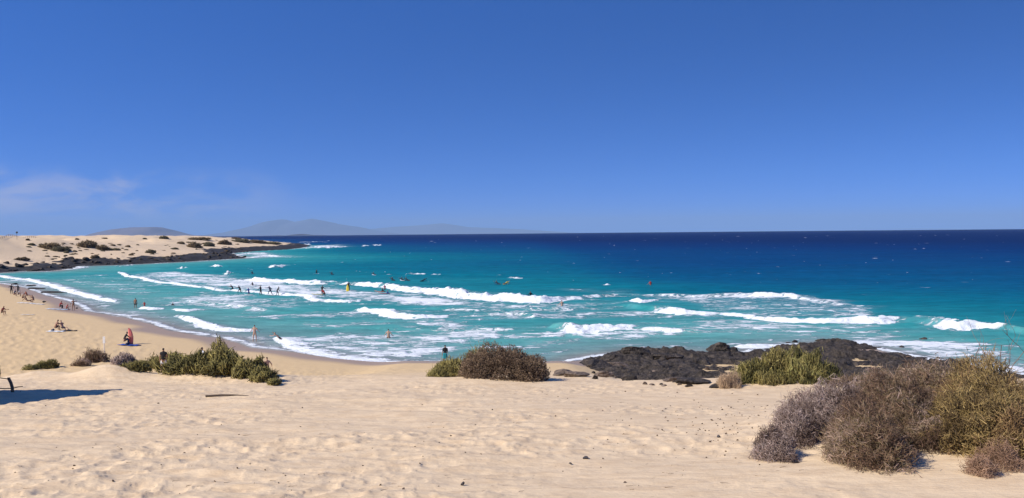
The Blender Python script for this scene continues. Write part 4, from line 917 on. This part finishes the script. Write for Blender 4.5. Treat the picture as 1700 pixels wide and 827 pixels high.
def body_mesh(name, J):
    names = list(J); idx = {n: i for i, n in enumerate(names)}
    E = [('pelvis', 'spine'), ('spine', 'chest'), ('chest', 'neck'), ('neck', 'chin'), ('chin', 'head'), ('head', 'crown')]; region = ['torso', 'torso', 'torso', 'neck', 'head', 'head']
    for sd in 'lr':
        for a, b_, rg_ in (('chest', 'sh', 'torso'), ('sh', 'el', 'uparm'), ('el', 'wr', 'forearm'), ('wr', 'ha', 'hand'), ('pelvis', 'hi', 'hip'), ('hi', 'kn', 'thigh'), ('kn', 'an', 'calf'), ('an', 'to', 'foot')):
            E.append((a if a in ('chest', 'pelvis') else a + sd, b_ + sd)); region.append(rg_)
        for f in range(4): E += [('ha' + sd, 'f%d%s' % (f, sd)), ('f%d%s' % (f, sd), 'g%d%s' % (f, sd))]; region += ['hand', 'hand']
        E += [('wr' + sd, 't0' + sd), ('t0' + sd, 't1' + sd)]; region += ['hand', 'hand']
    me = bpy.data.meshes.new(name); me.from_pydata([J[n][:] for n in names], [(idx[a], idx[b_]) for a, b_ in E], [])
    ob = bpy.data.objects.new(name, me); COL.objects.link(ob)
    ob.modifiers.new('skin', 'SKIN'); ss = ob.modifiers.new('sub', 'SUBSURF'); ss.levels = 1; ss.render_levels = 1
    sv = me.skin_vertices[0].data
    for n in names:
        r = RAD.get(n) or ((RL[n[:2]],) * 2 if n[:2] in RL else (0.0095, 0.0095)); sv[idx[n]].radius = r; sv[idx[n]].use_root = (n == 'pelvis')
    dg = bpy.context.evaluated_depsgraph_get(); out = bpy.data.meshes.new_from_object(ob.evaluated_get(dg))
    bpy.data.objects.remove(ob); bpy.data.meshes.remove(me)
    V = np.array([v.co[:] for v in out.vertices]); best = np.full(len(V), 1e9); reg = np.zeros(len(V), int); tt = np.zeros(len(V))
    RN = sorted(set(region))
    for (a, b_), rg_ in zip(E, region):
        p, q = np.array(J[a]), np.array(J[b_]); e = q - p; t = np.clip(((V - p) @ e) / max(e @ e, 1e-9), 0, 1); d = np.linalg.norm(V - p - t[:, None] * e, axis=1)
        rr = {'torso': 0.10, 'hip': 0.08, 'thigh': 0.07, 'head': 0.07}.get(rg_, 0.03); d = d - rr
        m_ = d < best; best[m_] = d[m_]; reg[m_] = RN.index(rg_); tt[m_] = t[m_]
    # nose
    hd = np.array(J['head']); hu = np.array((J['crown'] - J['chin']).normalized()); fw = np.cross(hu, [1, 0, 0]) * -1
    fw = fw if fw[1] > 0 or abs(fw[1]) < 1e-3 else -fw
    rel = V - hd; push = np.exp(-((rel @ hu + 0.03) / 0.022) ** 2 - (rel[:, 0] / 0.02) ** 2) * ((rel @ fw) > 0.05) * 0.022
    V2 = V + push[:, None] * fw
    low = V2[:, 2].min(); V2[:, 2] -= low
    out.vertices.foreach_set('co', V2.astype(np.float32).ravel()); out.update()
    for p in out.polygons: p.use_smooth = True
    hairv = ((rel @ hu) > 0.015) | (((rel @ fw) < -0.005) & ((rel @ hu) > -0.06)); hairv &= (reg == RN.index('head')) & ~(((rel @ fw) > 0.045) & ((rel @ hu) < 0.05))
    long_ = hairv | ((reg == RN.index('neck')) & ((rel @ fw) < 0.0))
    fr = np.array([[reg[v] for v in p.vertices][0] for p in out.polygons])
    seat = float(np.array(J['pelvis'])[2] - low)
    return dict(me=out, reg=reg, RN=RN, tt=tt, hair=hairv, long=long_, seat=seat, low=low, J=J)
POSES = {
    'stand': fk(0, 0, (3, -3), (2, 2), (5, 5), (2, -4), (12, 12)),
    'walk': fk(4, 0, (24, -14), (8, 26), (3, 3), (-22, 22), (18, 22)),
    'hips': fk(-2, 12, (2, -2), (2, 2), (7, 7), (-12, -12), (62, 62), (32, 32)),
    'wade': fk(6, 8, (8, -4), (8, 8), (7, 7), (10, 14), (30, 36), (40, 38)),
    'hold': fk(2, 5, (4, -4), (4, 2), (5, 5), (-10, 55), (10, 45), (28, 25)),
    'sit': fk(22, 8, (112, 106), (118, 112), (9, 9), (38, 42), (42, 40), (8, 8)),
    'sitback': fk(-22, 14, (98, 88), (52, 26), (8, 8), (-42, -38), (6, 6), (18, 18)),
    'crouch': fk(38, -12, (62, 22), (72, 62), (14, 14), (58, 30), (22, 30), (40, 46)),
    'ride': fk(26, -8, (46, -8), (52, 34), (12, 12), (70, -20), (10, 20), (50, 55)),
    'prone': fk(68, -50, (-86, -84), (4, 8), (6, 6), (58, 84), (30, 20), (18, 18)),
    'kneel': fk(12, 0, (70, 70), (150, 150), (10, 10), (28, 30), (30, 24), (14, 14)),
    'swim': fk(48, -30, (-60, -48), (14, 20), (6, 6), (95, 30), (20, 40), (30, 30)),
}
BODY = {k: body_mesh('body_' + k, J) for k, J in POSES.items()}
def shell(Bd, vmask, off_, name):
    me = Bd['me']; V = np.array([v.co[:] for v in me.vertices]); Nn = np.array([v.normal[:] for v in me.vertices])
    F = [tuple(p.vertices) for p in me.polygons if all(vmask[v] for v in p.vertices)]
    if not F: return None
    used = sorted({v for f in F for v in f}); ix = {v: i for i, v in enumerate(used)}
    o = bpy.data.meshes.new(name); o.from_pydata([tuple(V[v] + Nn[v] * off_) for v in used], [], [tuple(ix[v] for v in f) for f in F]); o.update()
    for p in o.polygons: p.use_smooth = True
    return o
_shells = {}
def get_shell(pose, what):
    k = (pose, what)
    if k not in _shells:
        Bd = BODY[pose]; rn = Bd['RN']; reg = Bd['reg']; tt = Bd['tt']
        def isr(*n): return np.isin(reg, [rn.index(i) for i in n])
        if what == 'hair': mk, of = Bd['hair'], 0.014
        elif what == 'long_hair': mk, of = Bd['long'], 0.02
        elif what == 'shirt': mk, of = isr('torso', 'uparm'), 0.012
        elif what == 'vest': mk, of = isr('torso'), 0.014
        elif what == 'shorts': mk, of = isr('hip') | (isr('thigh') & (tt < 0.62)) | (isr('torso') & (tt < 0.25) & False), 0.016
        elif what == 'briefs': mk, of = isr('hip') | (isr('thigh') & (tt < 0.14)), 0.010
        elif what == 'top': mk, of = isr('torso') & (np.abs(np.array([v.co[2] for v in Bd['me'].vertices]) - (np.array(Bd['J']['chest'])[2] - Bd['low'])) < 0.05), 0.008
        elif what == 'wetsuit': mk, of = isr('torso', 'uparm', 'forearm', 'hip', 'thigh', 'calf'), 0.007
        elif what == 'trousers': mk, of = isr('hip', 'thigh', 'calf'), 0.014
        _shells[k] = shell(Bd, mk, of, what)
    return _shells[k]
SKINS = [(0.42, 0.24, 0.16), (0.30, 0.16, 0.10), (0.50, 0.31, 0.22), (0.20, 0.10, 0.06)]
_pm = {}
def tinted(me, mat):
    k = (me.name, mat.name)
    if k not in _pm: c = me.copy(); c.materials.clear(); c.materials.append(mat); _pm[k] = c
    return _pm[k]
HAIRC = {'dark': (0.018, 0.013, 0.011), 'brown': (0.06, 0.035, 0.02), 'fair': (0.32, 0.22, 0.11)}
PC = {'black': (0.014, 0.014, 0.017), 'navy': (0.02, 0.03, 0.07), 'blue': (0.03, 0.07, 0.30), 'red': (0.42, 0.045, 0.035), 'orange': (0.55, 0.14, 0.05), 'teal': (0.02, 0.22, 0.27), 'white': (0.72, 0.72, 0.74), 'yellow': (0.62, 0.46, 0.04), 'grey': (0.16, 0.16, 0.18), 'pink': (0.55, 0.16, 0.2), 'darkred': (0.18, 0.03, 0.03)}
def person(loc, rz, pose, label, clothes, skin=0, hair='dark', long=False, h=1.0, group=None, pitch=0.0):
    o = link('person', None, None, None, loc, (pitch, 0, R(rz)), h)
    link('body', tinted(BODY[pose]['me'], cmat(SKINS[skin], 0.55)), None, o)
    hm = get_shell(pose, 'long_hair' if long else 'hair')
    if hm: link('hair', tinted(hm, cmat(HAIRC[hair], 0.6)), None, o)
    for what, c in clothes:
        sm = get_shell(pose, what)
        if sm: link(what, tinted(sm, cmat(PC[c], 0.75)), None, o)
    tag(o, label, 'person', group); return o
def pg(px, py): return ground(px, py)
def on_sea(px, py, dz=0.0):
    g = at_z(px, py, 0); z = sea_z(g[0], g[1]); return np.array([g[0], g[1], z + dz])
G1 = 'people sitting and standing at the left end of the beach'; G2 = 'people behind the dune shrubs'; G3 = 'surfers wading in the white water'; G4 = 'surfers waiting beyond the breakers'; G5 = 'bathers near the waterline'
# beach, left end
person(pg(19, 488), 200, 'hold', 'person standing leftmost on the beach in dark clothes', [('wetsuit', 'black')], group=G1)
person(pg(30, 488), 160, 'hold', 'person in dark wetsuit standing right of the leftmost one, arm out', [('wetsuit', 'black')], group=G1)
person(pg(23, 492), -40, 'sit', 'person in navy sitting in front of the two standing people', [('shirt', 'navy'), ('shorts', 'black')], group=G1)
person(pg(30, 492), -70, 'sit', 'person in white and navy sitting beside the standing pair', [('vest', 'white'), ('shorts', 'navy')], group=G1)
person(pg(45, 493), -90, 'sitback', 'person in an orange shirt sitting on the sand near the dark ledges', [('shirt', 'orange'), ('shorts', 'black')], group=G1)
person(pg(37, 498), -60, 'sit', 'tanned person sitting just below the orange shirt', [('shorts', 'black')], skin=1, group=G1)
person(pg(45, 502), -70, 'sitback', 'person leaning back beside white towels', [('briefs', 'black')], skin=1, group=G1)
person(pg(56, 502), 80, 'sit', 'tanned person with knees up, right end of the reclining group', [('briefs', 'darkred')], skin=1, group=G1)
person(pg(99, 513), -80, 'sit', 'person in red rash vest sitting on a pale blue mat', [('shirt', 'red'), ('trousers', 'black')], group=G1)
person(pg(110, 515), -60, 'sit', 'smaller child in red vest beside the pale blue mat', [('shirt', 'red'), ('shorts', 'black')], group=G1, h=0.78)
person(pg(122, 516), 20, 'hold', 'woman in bikini standing, holding a dark bundle aside', [('briefs', 'red'), ('top', 'red')], skin=1, long=True, group=G1, h=0.97)
person(pg(3, 523), -90, 'sit', 'dark clothed person sitting at the left edge of the beach', [('shirt', 'darkred'), ('shorts', 'black')], skin=1, group=G1)
person(pg(92, 549), -40, 'sit', 'person with dark hair sitting left of the seated couple', [('shorts', 'navy')], skin=1, group='seated couple on the middle beach')
person(pg(104, 548), -110, 'sitback', 'person of the seated couple raising an arm', [('shorts', 'black')], skin=2, group='seated couple on the middle beach')
person(pg(206, 572), -60, 'sit', 'dark haired person sitting beside the red beach shelter', [('shirt', 'black'), ('trousers', 'navy')], long=True)
# behind the shrubs
def behind(px, py, Yd):
    q = at_y(px, py, Yd); z = T1(q[0], q[1]); return (q[0], q[1], z), max(0.82, min(1.05, (q[2] - z) / 1.70))
bq = behind(271, 571, 58); person(bq[0], 10, 'stand', 'long haired woman in black top behind the left end of the green shrub', [('vest', 'black'), ('shorts', 'white')], long=True, group=G2, h=bq[1])
bq = behind(335, 570, 59); person(bq[0], -30, 'stand', 'dark haired person in a white shirt behind the green shrub', [('shirt', 'white'), ('shorts', 'navy')], group=G2, h=bq[1])
bq = behind(374, 578, 57); person(bq[0], 30, 'stand', 'person in a grey top behind the tallest sprigs of the green shrub', [('vest', 'grey'), ('shorts', 'black')], skin=2, hair='brown', group=G2, h=bq[1])
p_ = at_y(443, 594, 53.5); person((p_[0], p_[1], T1(p_[0], p_[1])), 40, 'hips', 'bare chested man standing at the right end of the green shrub', [('shorts', 'darkred')], skin=2, hair='brown', group=G2, h=max(0.8, min(1.02, (p_[2] - T1(p_[0], p_[1])) / 1.70)))
p_ = at_y(739, 579, 62.0); person((p_[0], p_[1], T1(p_[0], p_[1])), 8, 'walk', 'person with a teal backpack walking to the water by the brown shrub', [('shirt', 'black'), ('shorts', 'navy')], skin=1, h=max(0.85, min(1.06, (p_[2] - T1(p_[0], p_[1])) / 1.72)))
bp = link('backpack', boxm('pack', 0.30, 0.16, 0.42, cmat(PC['teal']), 0.05), None, None, (p_[0] - 0.01, p_[1] - 0.20, p_[2] - 0.52), (R(-4), 0, R(8))); tag(bp, 'teal backpack on the walker beside the brown shrub', 'backpack')
# bathers
person(on_sea(225, 511, -0.25), 10, 'stand', 'man in dark shorts standing in shallow water at the left', [('shorts', 'black')], skin=1, group=G5)
person(on_sea(240, 512, -0.35), 190, 'wade', 'child in red playing in the small white wave', [('vest', 'red'), ('shorts', 'red')], group=G5, h=0.7)
person(on_sea(287, 507, -1.35), 0, 'stand', 'head of a swimmer between two small white waves', [('vest', 'black')], group=G5)
person(pg(423, 568), 5, 'hips', 'woman in dark bikini standing at the edge of the foam', [('briefs', 'black'), ('top', 'black')], skin=2, hair='brown', group=G5)
person(on_sea(463, 566, -0.25), 120, 'swim', 'bather diving into the white shore break', [('shorts', 'black')], skin=2, group=G5, h=0.9)
person(on_sea(645, 562, -0.80), 5, 'hips', 'bare backed man standing waist deep in foamy water', [('shorts', 'black')], skin=2, group=G5)
# wading surfers
for (px, py, dz, rz, ps, lb, cl, hh_) in [
    (387, 484, -0.5, 90, 'crouch', 'leftmost surfer of the wading row, bent over', [('wetsuit', 'black')], 1.0), (399, 488, -0.2, 60, 'crouch', 'surfer crouching in black, second of the wading row', [('wetsuit', 'black')], 1.0),
    (413, 489, -0.5, 80, 'wade', 'surfer in a blue shirt in the wading row', [('shirt', 'blue'), ('shorts', 'blue')], 0.95), (433, 490, -0.05, 70, 'wade', 'tall surfer standing upright with arm out, middle of the row', [('wetsuit', 'black')], 1.0),
    (449, 489, -0.1, 60, 'ride', 'surfer leaning sideways, left of the pair on the white line', [('wetsuit', 'navy')], 1.05), (460, 490, -0.1, -60, 'ride', 'surfer leaning the other way, right of the pair', [('wetsuit', 'black')], 1.0),
    (420, 474, -0.45, 70, 'kneel', 'surfer sitting up on the board above the wading row', [('wetsuit', 'black')], 1.0), (535, 488, -0.25, -30, 'wade', 'surfer in black behind the red shirted one', [('wetsuit', 'black')], 1.0),
    (539, 494, -0.35, 60, 'crouch', 'surfer bent over in a red shirt', [('shirt', 'red'), ('shorts', 'black')], 1.0), (579, 483, -0.15, 10, 'wade', 'dark surfer standing behind a yellow board', [('wetsuit', 'black')], 1.0),
    (634, 484, -0.45, -60, 'kneel', 'surfer in black by an orange board', [('wetsuit', 'black')], 1.0), (639, 480, -0.9, 40, 'wade', 'bather in a pink red top half hidden by white water', [('vest', 'pink'), ('shorts', 'black')], 1.0),
    (645, 490, -0.6, 80, 'kneel', 'surfer in blue beside a red board', [('shirt', 'blue'), ('shorts', 'navy')], 1.0), (881, 493, -0.9, 20, 'wade', 'head and shoulders in the foam of the largest wave', [('wetsuit', 'black')], 1.0),
    (933, 508, -1.0, 20, 'wade', 'pale swimmer with dark hair right of the largest wave', [('shorts', 'black')], 1.0), (1080, 476, -0.95, 20, 'wade', 'lone swimmer in a red top far out on the right', [('vest', 'red'), ('shorts', 'black')], 1.0)]:
    person(on_sea(px, py, dz), rz, ps, lb, cl, skin=2 if px == 933 else 1, h=hh_ * 1.05, group=G3 if px < 700 else 'swimmers right of the breakers')
# surfers beyond the breakers
BOARD = {}
def board_mesh(c):
    if c in BOARD: return BOARD[c]
    n, k = 18, 7; V = []; F = []
    for i in range(n):
        u = i / (n - 1); y = (u - 0.5) * 2.1; w = 0.27 * (math.sin(math.pi * min(1, max(0.0, u * 0.96 + 0.02)))) ** 0.62 + 0.004; z = 0.14 * max(0, u - 0.6) ** 2 * 6 + 0.02 * (0.5 - u) ** 2
        for j in range(k * 2): a = j / (k * 2) * 2 * math.pi; V.append((w * math.cos(a), y, z + 0.035 * math.sin(a)))
    m2 = k * 2
    for i in range(n - 1):
        for j in range(m2): F.append((i * m2 + j, i * m2 + (j + 1) % m2, (i + 1) * m2 + (j + 1) % m2, (i + 1) * m2 + j))
    F.append(tuple(range(m2))[::-1]); F.append(tuple((n - 1) * m2 + j for j in range(m2)))
    me = bpy.data.meshes.new('surfboard'); me.from_pydata(V, [], F); me.update(); me.materials.append(cmat(PC[c], 0.3, 0.5)); BOARD[c] = me
    for p in me.polygons: p.use_smooth = True
    return me
fin_me = bpy.data.meshes.new('fin'); fin_me.from_pydata([(-0.006, 0, 0), (0.006, 0, 0), (0.006, 0.14, 0), (-0.006, 0.14, 0), (-0.004, -0.05, -0.13), (0.004, -0.05, -0.13), (0.004, 0.02, -0.13), (-0.004, 0.02, -0.13)], [], [(0, 1, 2, 3), (7, 6, 5, 4), (0, 4, 5, 1), (1, 5, 6, 2), (2, 6, 7, 3), (3, 7, 4, 0)]); fin_me.materials.append(BLACK)
def surfboard(loc, rz, c, label, tilt=0.0, group='surfboards in the water'):
    o = link('surfboard', None, None, None, loc, (tilt, 0, R(rz))); link('deck', board_mesh(c), None, o); link('fin', fin_me, None, o, (0, -0.92, -0.02)); tag(o, label, 'surfboard', group); return o
for (px, py, rz, ps, bc, lb, blb) in [
    (525, 456, -70, 'kneel', 'white', 'surfer sitting upright beyond the left breaker', 'pale board of the upright surfer beyond the left breaker'), (551, 457, 60, 'prone', 'black', 'small dark paddler right of the upright surfer', 'dark board of the small paddler by the upright surfer'),
    (621, 457, 80, 'prone', 'white', 'paddler with a splash behind, farthest out', 'white board under the splashing paddler'), (652, 468, 70, 'prone', 'black', 'left of three dark paddlers behind the white crest', 'dark board of the left paddler behind the crest'),
    (668, 468, 80, 'prone', 'white', 'middle of three dark paddlers behind the white crest', 'pale board of the middle paddler behind the crest'), (676, 468, 100, 'prone', 'black', 'right of three dark paddlers behind the white crest', 'dark board of the right paddler behind the crest'),
    (703, 469, -80, 'prone', 'black', 'paddler lying long just above the peak of the big wave', 'dark board of the paddler above the big wave peak'), (826, 473, 80, 'prone', 'navy', 'paddler in dark suit left of the yellow one', 'dark board left of the yellow paddler'),
    (840, 473, -80, 'prone', 'yellow', 'paddler in a yellow top behind the big wave', 'yellow board under the yellow paddler'), (419, 455, 70, 'prone', 'black', 'dark paddler above the left end of the left breaker', 'dark board above the left breaker')]:
    rz = rz * 0.45; p = on_sea(px, py, 0.02); surfboard(p, rz, bc, blb)
    person(p + np.array([0, 0, 0.03]), rz, ps, lb, [('wetsuit', 'black')] if 'yellow top' not in lb else [('shirt', 'yellow'), ('shorts', 'black')], group=G4, skin=1)
surfboard(on_sea(577, 484, 0.25), 10, 'yellow', 'yellow board held upright in the white water', R(60)); surfboard(on_sea(630, 484, 0.1), 70, 'orange', 'orange board beside the black clad surfer'); surfboard(on_sea(638, 490, 0.1), 85, 'red', 'red board beside the surfer in blue')
surfboard(on_sea(527, 491, 0.1), 85, 'yellow', 'yellow board left of the red shirted surfer'); surfboard(on_sea(427, 475, 0.1), 80, 'black', 'dark board under the surfer above the row'); surfboard(on_sea(449, 490, 0.1), 50, 'white', 'white board under the left leaning surfer')
surfboard(on_sea(413, 490, 0.08), 70, 'white', 'white board by the surfer in the blue shirt')

# ------------------------------------------------------------------ beach belongings
def towel(px, py, L, w, rz, c, label, name='beach_towel', cat='towel'):
    g = pg(px, py); nx, ny = 12, 8; V = []; 
    a = R(rz)
    for j in range(ny):
        for i in range(nx):
            u, v = (i / (nx - 1) - 0.5) * L, (j / (ny - 1) - 0.5) * w; x = math.cos(a) * u - math.sin(a) * v; y = math.sin(a) * u + math.cos(a) * v
            V.append((x, y, T1(g[0] + x, g[1] + y) - g[2] + 0.06 + 0.02 * math.sin(u * 9 + v * 7)))
    me = mesh_from(name, np.array(V), grid_faces(ny, nx)); o = link(name, me, cmat(PC[c] if isinstance(c, str) else c, 0.9), None, g); md = o.modifiers.new('solid', 'SOLIDIFY'); md.thickness = 0.02; tag(o, label, cat); return o
towel(96, 514, 3.0, 1.1, 5, (0.45, 0.52, 0.62), 'pale blue mat under the red vested people', 'beach_mat', 'mat')
towel(43, 503.5, 2.4, 0.9, 0, 'white', 'white towel in front of the reclining people'); towel(63, 505.5, 2.0, 0.8, -8, 'white', 'white towel right of the reclining people'); towel(46, 523, 1.6, 0.6, 3, (0.6, 0.55, 0.5), 'lone pale towel on the trampled beach')
towel(93, 551, 1.7, 0.9, 5, 'white', 'white and blue towel under the seated couple'); towel(116, 550, 1.4, 0.7, 12, 'black', 'dark cloth standing in for the shadow right of the seated couple'); towel(215, 574, 1.9, 0.9, -6, 'blue', 'blue towel at the foot of the red shelter')  # the black cloth stands in for the couple's cast shadow
def bag(px, py, s, c, label):
    g = pg(px, py); me = rock_mesh('bag', int(px * 7) % 900, 2, 0.18); me.materials.append(cmat(PC[c], 0.8)); o = link('beach_bag', me, None, None, (g[0], g[1], g[2] + s * 0.55), (0, 0, px), (s * 1.3, s, s * 0.75)); tag(o, label, 'bag')
bag(73, 503, 0.32, 'black', 'dark bag alone on sand right of the group'); bag(88, 550, 0.26, 'navy', 'navy bag left of the seated couple'); bag(212, 574, 0.28, 'navy', 'navy bag against the red shelter'); bag(127, 513, 0.2, 'black', 'dark bundle beside the standing woman')
# red shelter: a curved upright sail
g = pg(215, 571); V = []; n, k = 16, 12; Hs = 27 * g[1] / FPX
for i in range(n):
    u = i / (n - 1); w = 0.29 * (1 - u ** 2.6) ** 0.6 * (0.82 + 0.35 * u) + 0.01; lean = -0.12 * u + 0.10 * math.sin(u * 3)
    for j in range(k): a = (j / (k - 1) - 0.5) * 2.3; V.append((lean + w * math.sin(a) * 1.05, 0.34 * (1 - math.cos(a)) * (1 - 0.4 * u), u * Hs))
me = mesh_from('sail', np.array(V), grid_faces(n, k)); red = cmat((0.74, 0.20, 0.17), 0.7)
ks = link('beach_shelter', None, None, None, (g[0], g[1], g[2] - 0.03), (0, 0, R(-14))); s_o = link('sail', me, red, ks); md = s_o.modifiers.new('solid', 'SOLIDIFY'); md.thickness = 0.02
link('rib', branch_tubes([([tuple(V[i * k + k // 2]) for i in range(n)], 0.015, 0.01)], BLACK, 'rib'), None, ks); link('rib', branch_tubes([([tuple(V[i * k]) for i in range(n)], 0.015, 0.01)], BLACK, 'rib2'), None, ks); tag(ks, 'tall red curved fabric beach shelter standing on sand', 'shelter')
# white notice board on a post
Yd = 68.0; g = at_y(173, 583, Yd); z = T1(g[0], g[1]); zt = at_y(173, 559, Yd)[2]; zb_ = at_y(173, 570, Yd)[2]
nb = link('notice_sign', None, None, None, (g[0], g[1], z)); link('post', cyl('notice_post', 0.03, 0.03, zb_ - z, WHITE), None, nb); link('board', boxm('notice_board', 4.0 * Yd / FPX, 0.03, zt - zb_, WHITE), None, nb, (0, 0, (zt + zb_) / 2 - z)); tag(nb, 'small white notice board on a thin post behind the dune shrubs', 'sign')
# wooden rope post and rope, lower left
g = ground(21, 651); sc_ = g[1] / FPX
rp = link('rope_fence', None, None, None, g); tag(rp, 'leaning wooden post with sagging ropes beside the big shadow', 'fence')
pm = branch_tubes([([(0, 0, -0.1), (-0.02, 0, 8 * sc_), (-3 * sc_, 0, 16 * sc_), (-6 * sc_, 0, 22 * sc_), (-6 * sc_, 0, 24 * sc_)], 0.075, 0.07)], WOOD, 'post'); link('post', pm, None, rp)
ROPE = simple_mat('dark_rope', (0.07, 0.05, 0.04), 0.9, 0.2, 20)
link('rope', branch_tubes([([(-6 * sc_, 0, 21 * sc_), (-12 * sc_, 0.1, 21.5 * sc_), (-30 * sc_, 0.2, 23 * sc_), (-60 * sc_, 0.2, 21 * sc_)], 0.022, 0.022)], ROPE, 'rope'), None, rp)
link('rope', branch_tubes([([(17 * sc_, 0, 9 * sc_), (8 * sc_, 0, 8 * sc_), (0, 0, 6 * sc_), (-10 * sc_, 0, 5.5 * sc_), (-25 * sc_, 0, 6 * sc_), (-50 * sc_, 0, 4 * sc_)], 0.02, 0.03)], ROPE, 'rope_low'), None, rp)
p2 = link('post', cyl('post_b', 0.07, 0.07, 0.75, WOOD), None, rp, (-60 * sc_, 0.2, -0.05))
hd = at_y(-1, 620, 52); person((hd[0], hd[1], T1(hd[0], hd[1])), -60, 'stand', 'dark haired person cut by the left edge above the rope post', [('shirt', 'black'), ('shorts', 'black')], h=max(0.6, min(1.0, (hd[2] - T1(hd[0], hd[1])) / 1.7)))
g = ground(378, 658); stick = link('shadow_streak_stick', branch_tubes([([(-0.95, 0.03, 0.03), (-0.4, 0, 0.07), (0.2, 0.04, 0.06), (0.9, 0, 0.02)], 0.05, 0.03)], ROPE, 'stick'), None, None, (g[0], g[1], T1(g[0], g[1], True))); tag(stick, 'thin dark stick standing in for a shadow streak on sand below the green shrubs', 'shadow stand-in')  # dark stick added in place of a shadow streak on the sand
# the kiosk just left of the view whose shadow falls on the sand
kx, ky = -23.9, 33.6; kz = T1(kx - 2.5, ky) - 0.15; kk = link('beach_kiosk', None, None, None, (kx - 2.5, ky, kz)); tag(kk, 'wooden beach kiosk left of the view casting the long shadow', 'kiosk')
for i, yy in enumerate(np.arange(-3.4, 3.41, 0.4)):
    link('plank', boxm('plank_%d' % i, 0.06, 0.385, 3.8, WOOD, 0.008) if i == 0 else bpy.data.meshes['plank_0'], None, kk, (2.2, yy, 1.9))
    link('plank', bpy.data.meshes['plank_0'], None, kk, (-2.2, yy, 1.9))
link('wall', boxm('kwall', 4.3, 0.08, 3.8, WOOD), None, kk, (0, -3.63, 1.9)); link('wall', boxm('kwall2', 4.3, 0.08, 3.8, WOOD), None, kk, (0, 3.63, 1.9))
link('roof', boxm('kroof', 5.0, 4.3, 0.1, simple_mat('roof_felt', (0.16, 0.13, 0.11), 0.9), 0.01), None, kk, (0, -1.95, 4.15), (R(12), 0, 0)); link('roof', boxm('kroof2', 5.0, 4.3, 0.1, bpy.data.materials['roof_felt'], 0.01), None, kk, (0, 1.95, 4.15), (R(-12), 0, 0))

# ------------------------------------------------------------------ haze
m = bpy.data.materials.new('haze'); m.use_nodes = True; nt = m.node_tree; nt.nodes.clear(); oo = nt.nodes.new('ShaderNodeOutputMaterial'); pv = nt.nodes.new('ShaderNodeVolumePrincipled')
pv.inputs['Color'].default_value = (0.45, 0.67, 0.98, 1); pv.inputs['Density'].default_value = 3.2e-5; pv.inputs['Anisotropy'].default_value = 0.0
nt.links.new(pv.outputs[0], oo.inputs['Volume'])
bm = bmesh.new(); bmesh.ops.create_cube(bm, size=1.0); bmesh.ops.scale(bm, vec=(125000, 125000, 1300), verts=bm.verts); bmesh.ops.translate(bm, vec=(0, 0, 1300 / 2 - 330), verts=bm.verts)
me = bpy.data.meshes.new('haze'); bm.to_mesh(me); bm.free(); me.materials.append(m); hz = link('haze', me); hz['kind'] = 'stuff'; hz['label'] = 'thin pale blue air over sea and mountains'
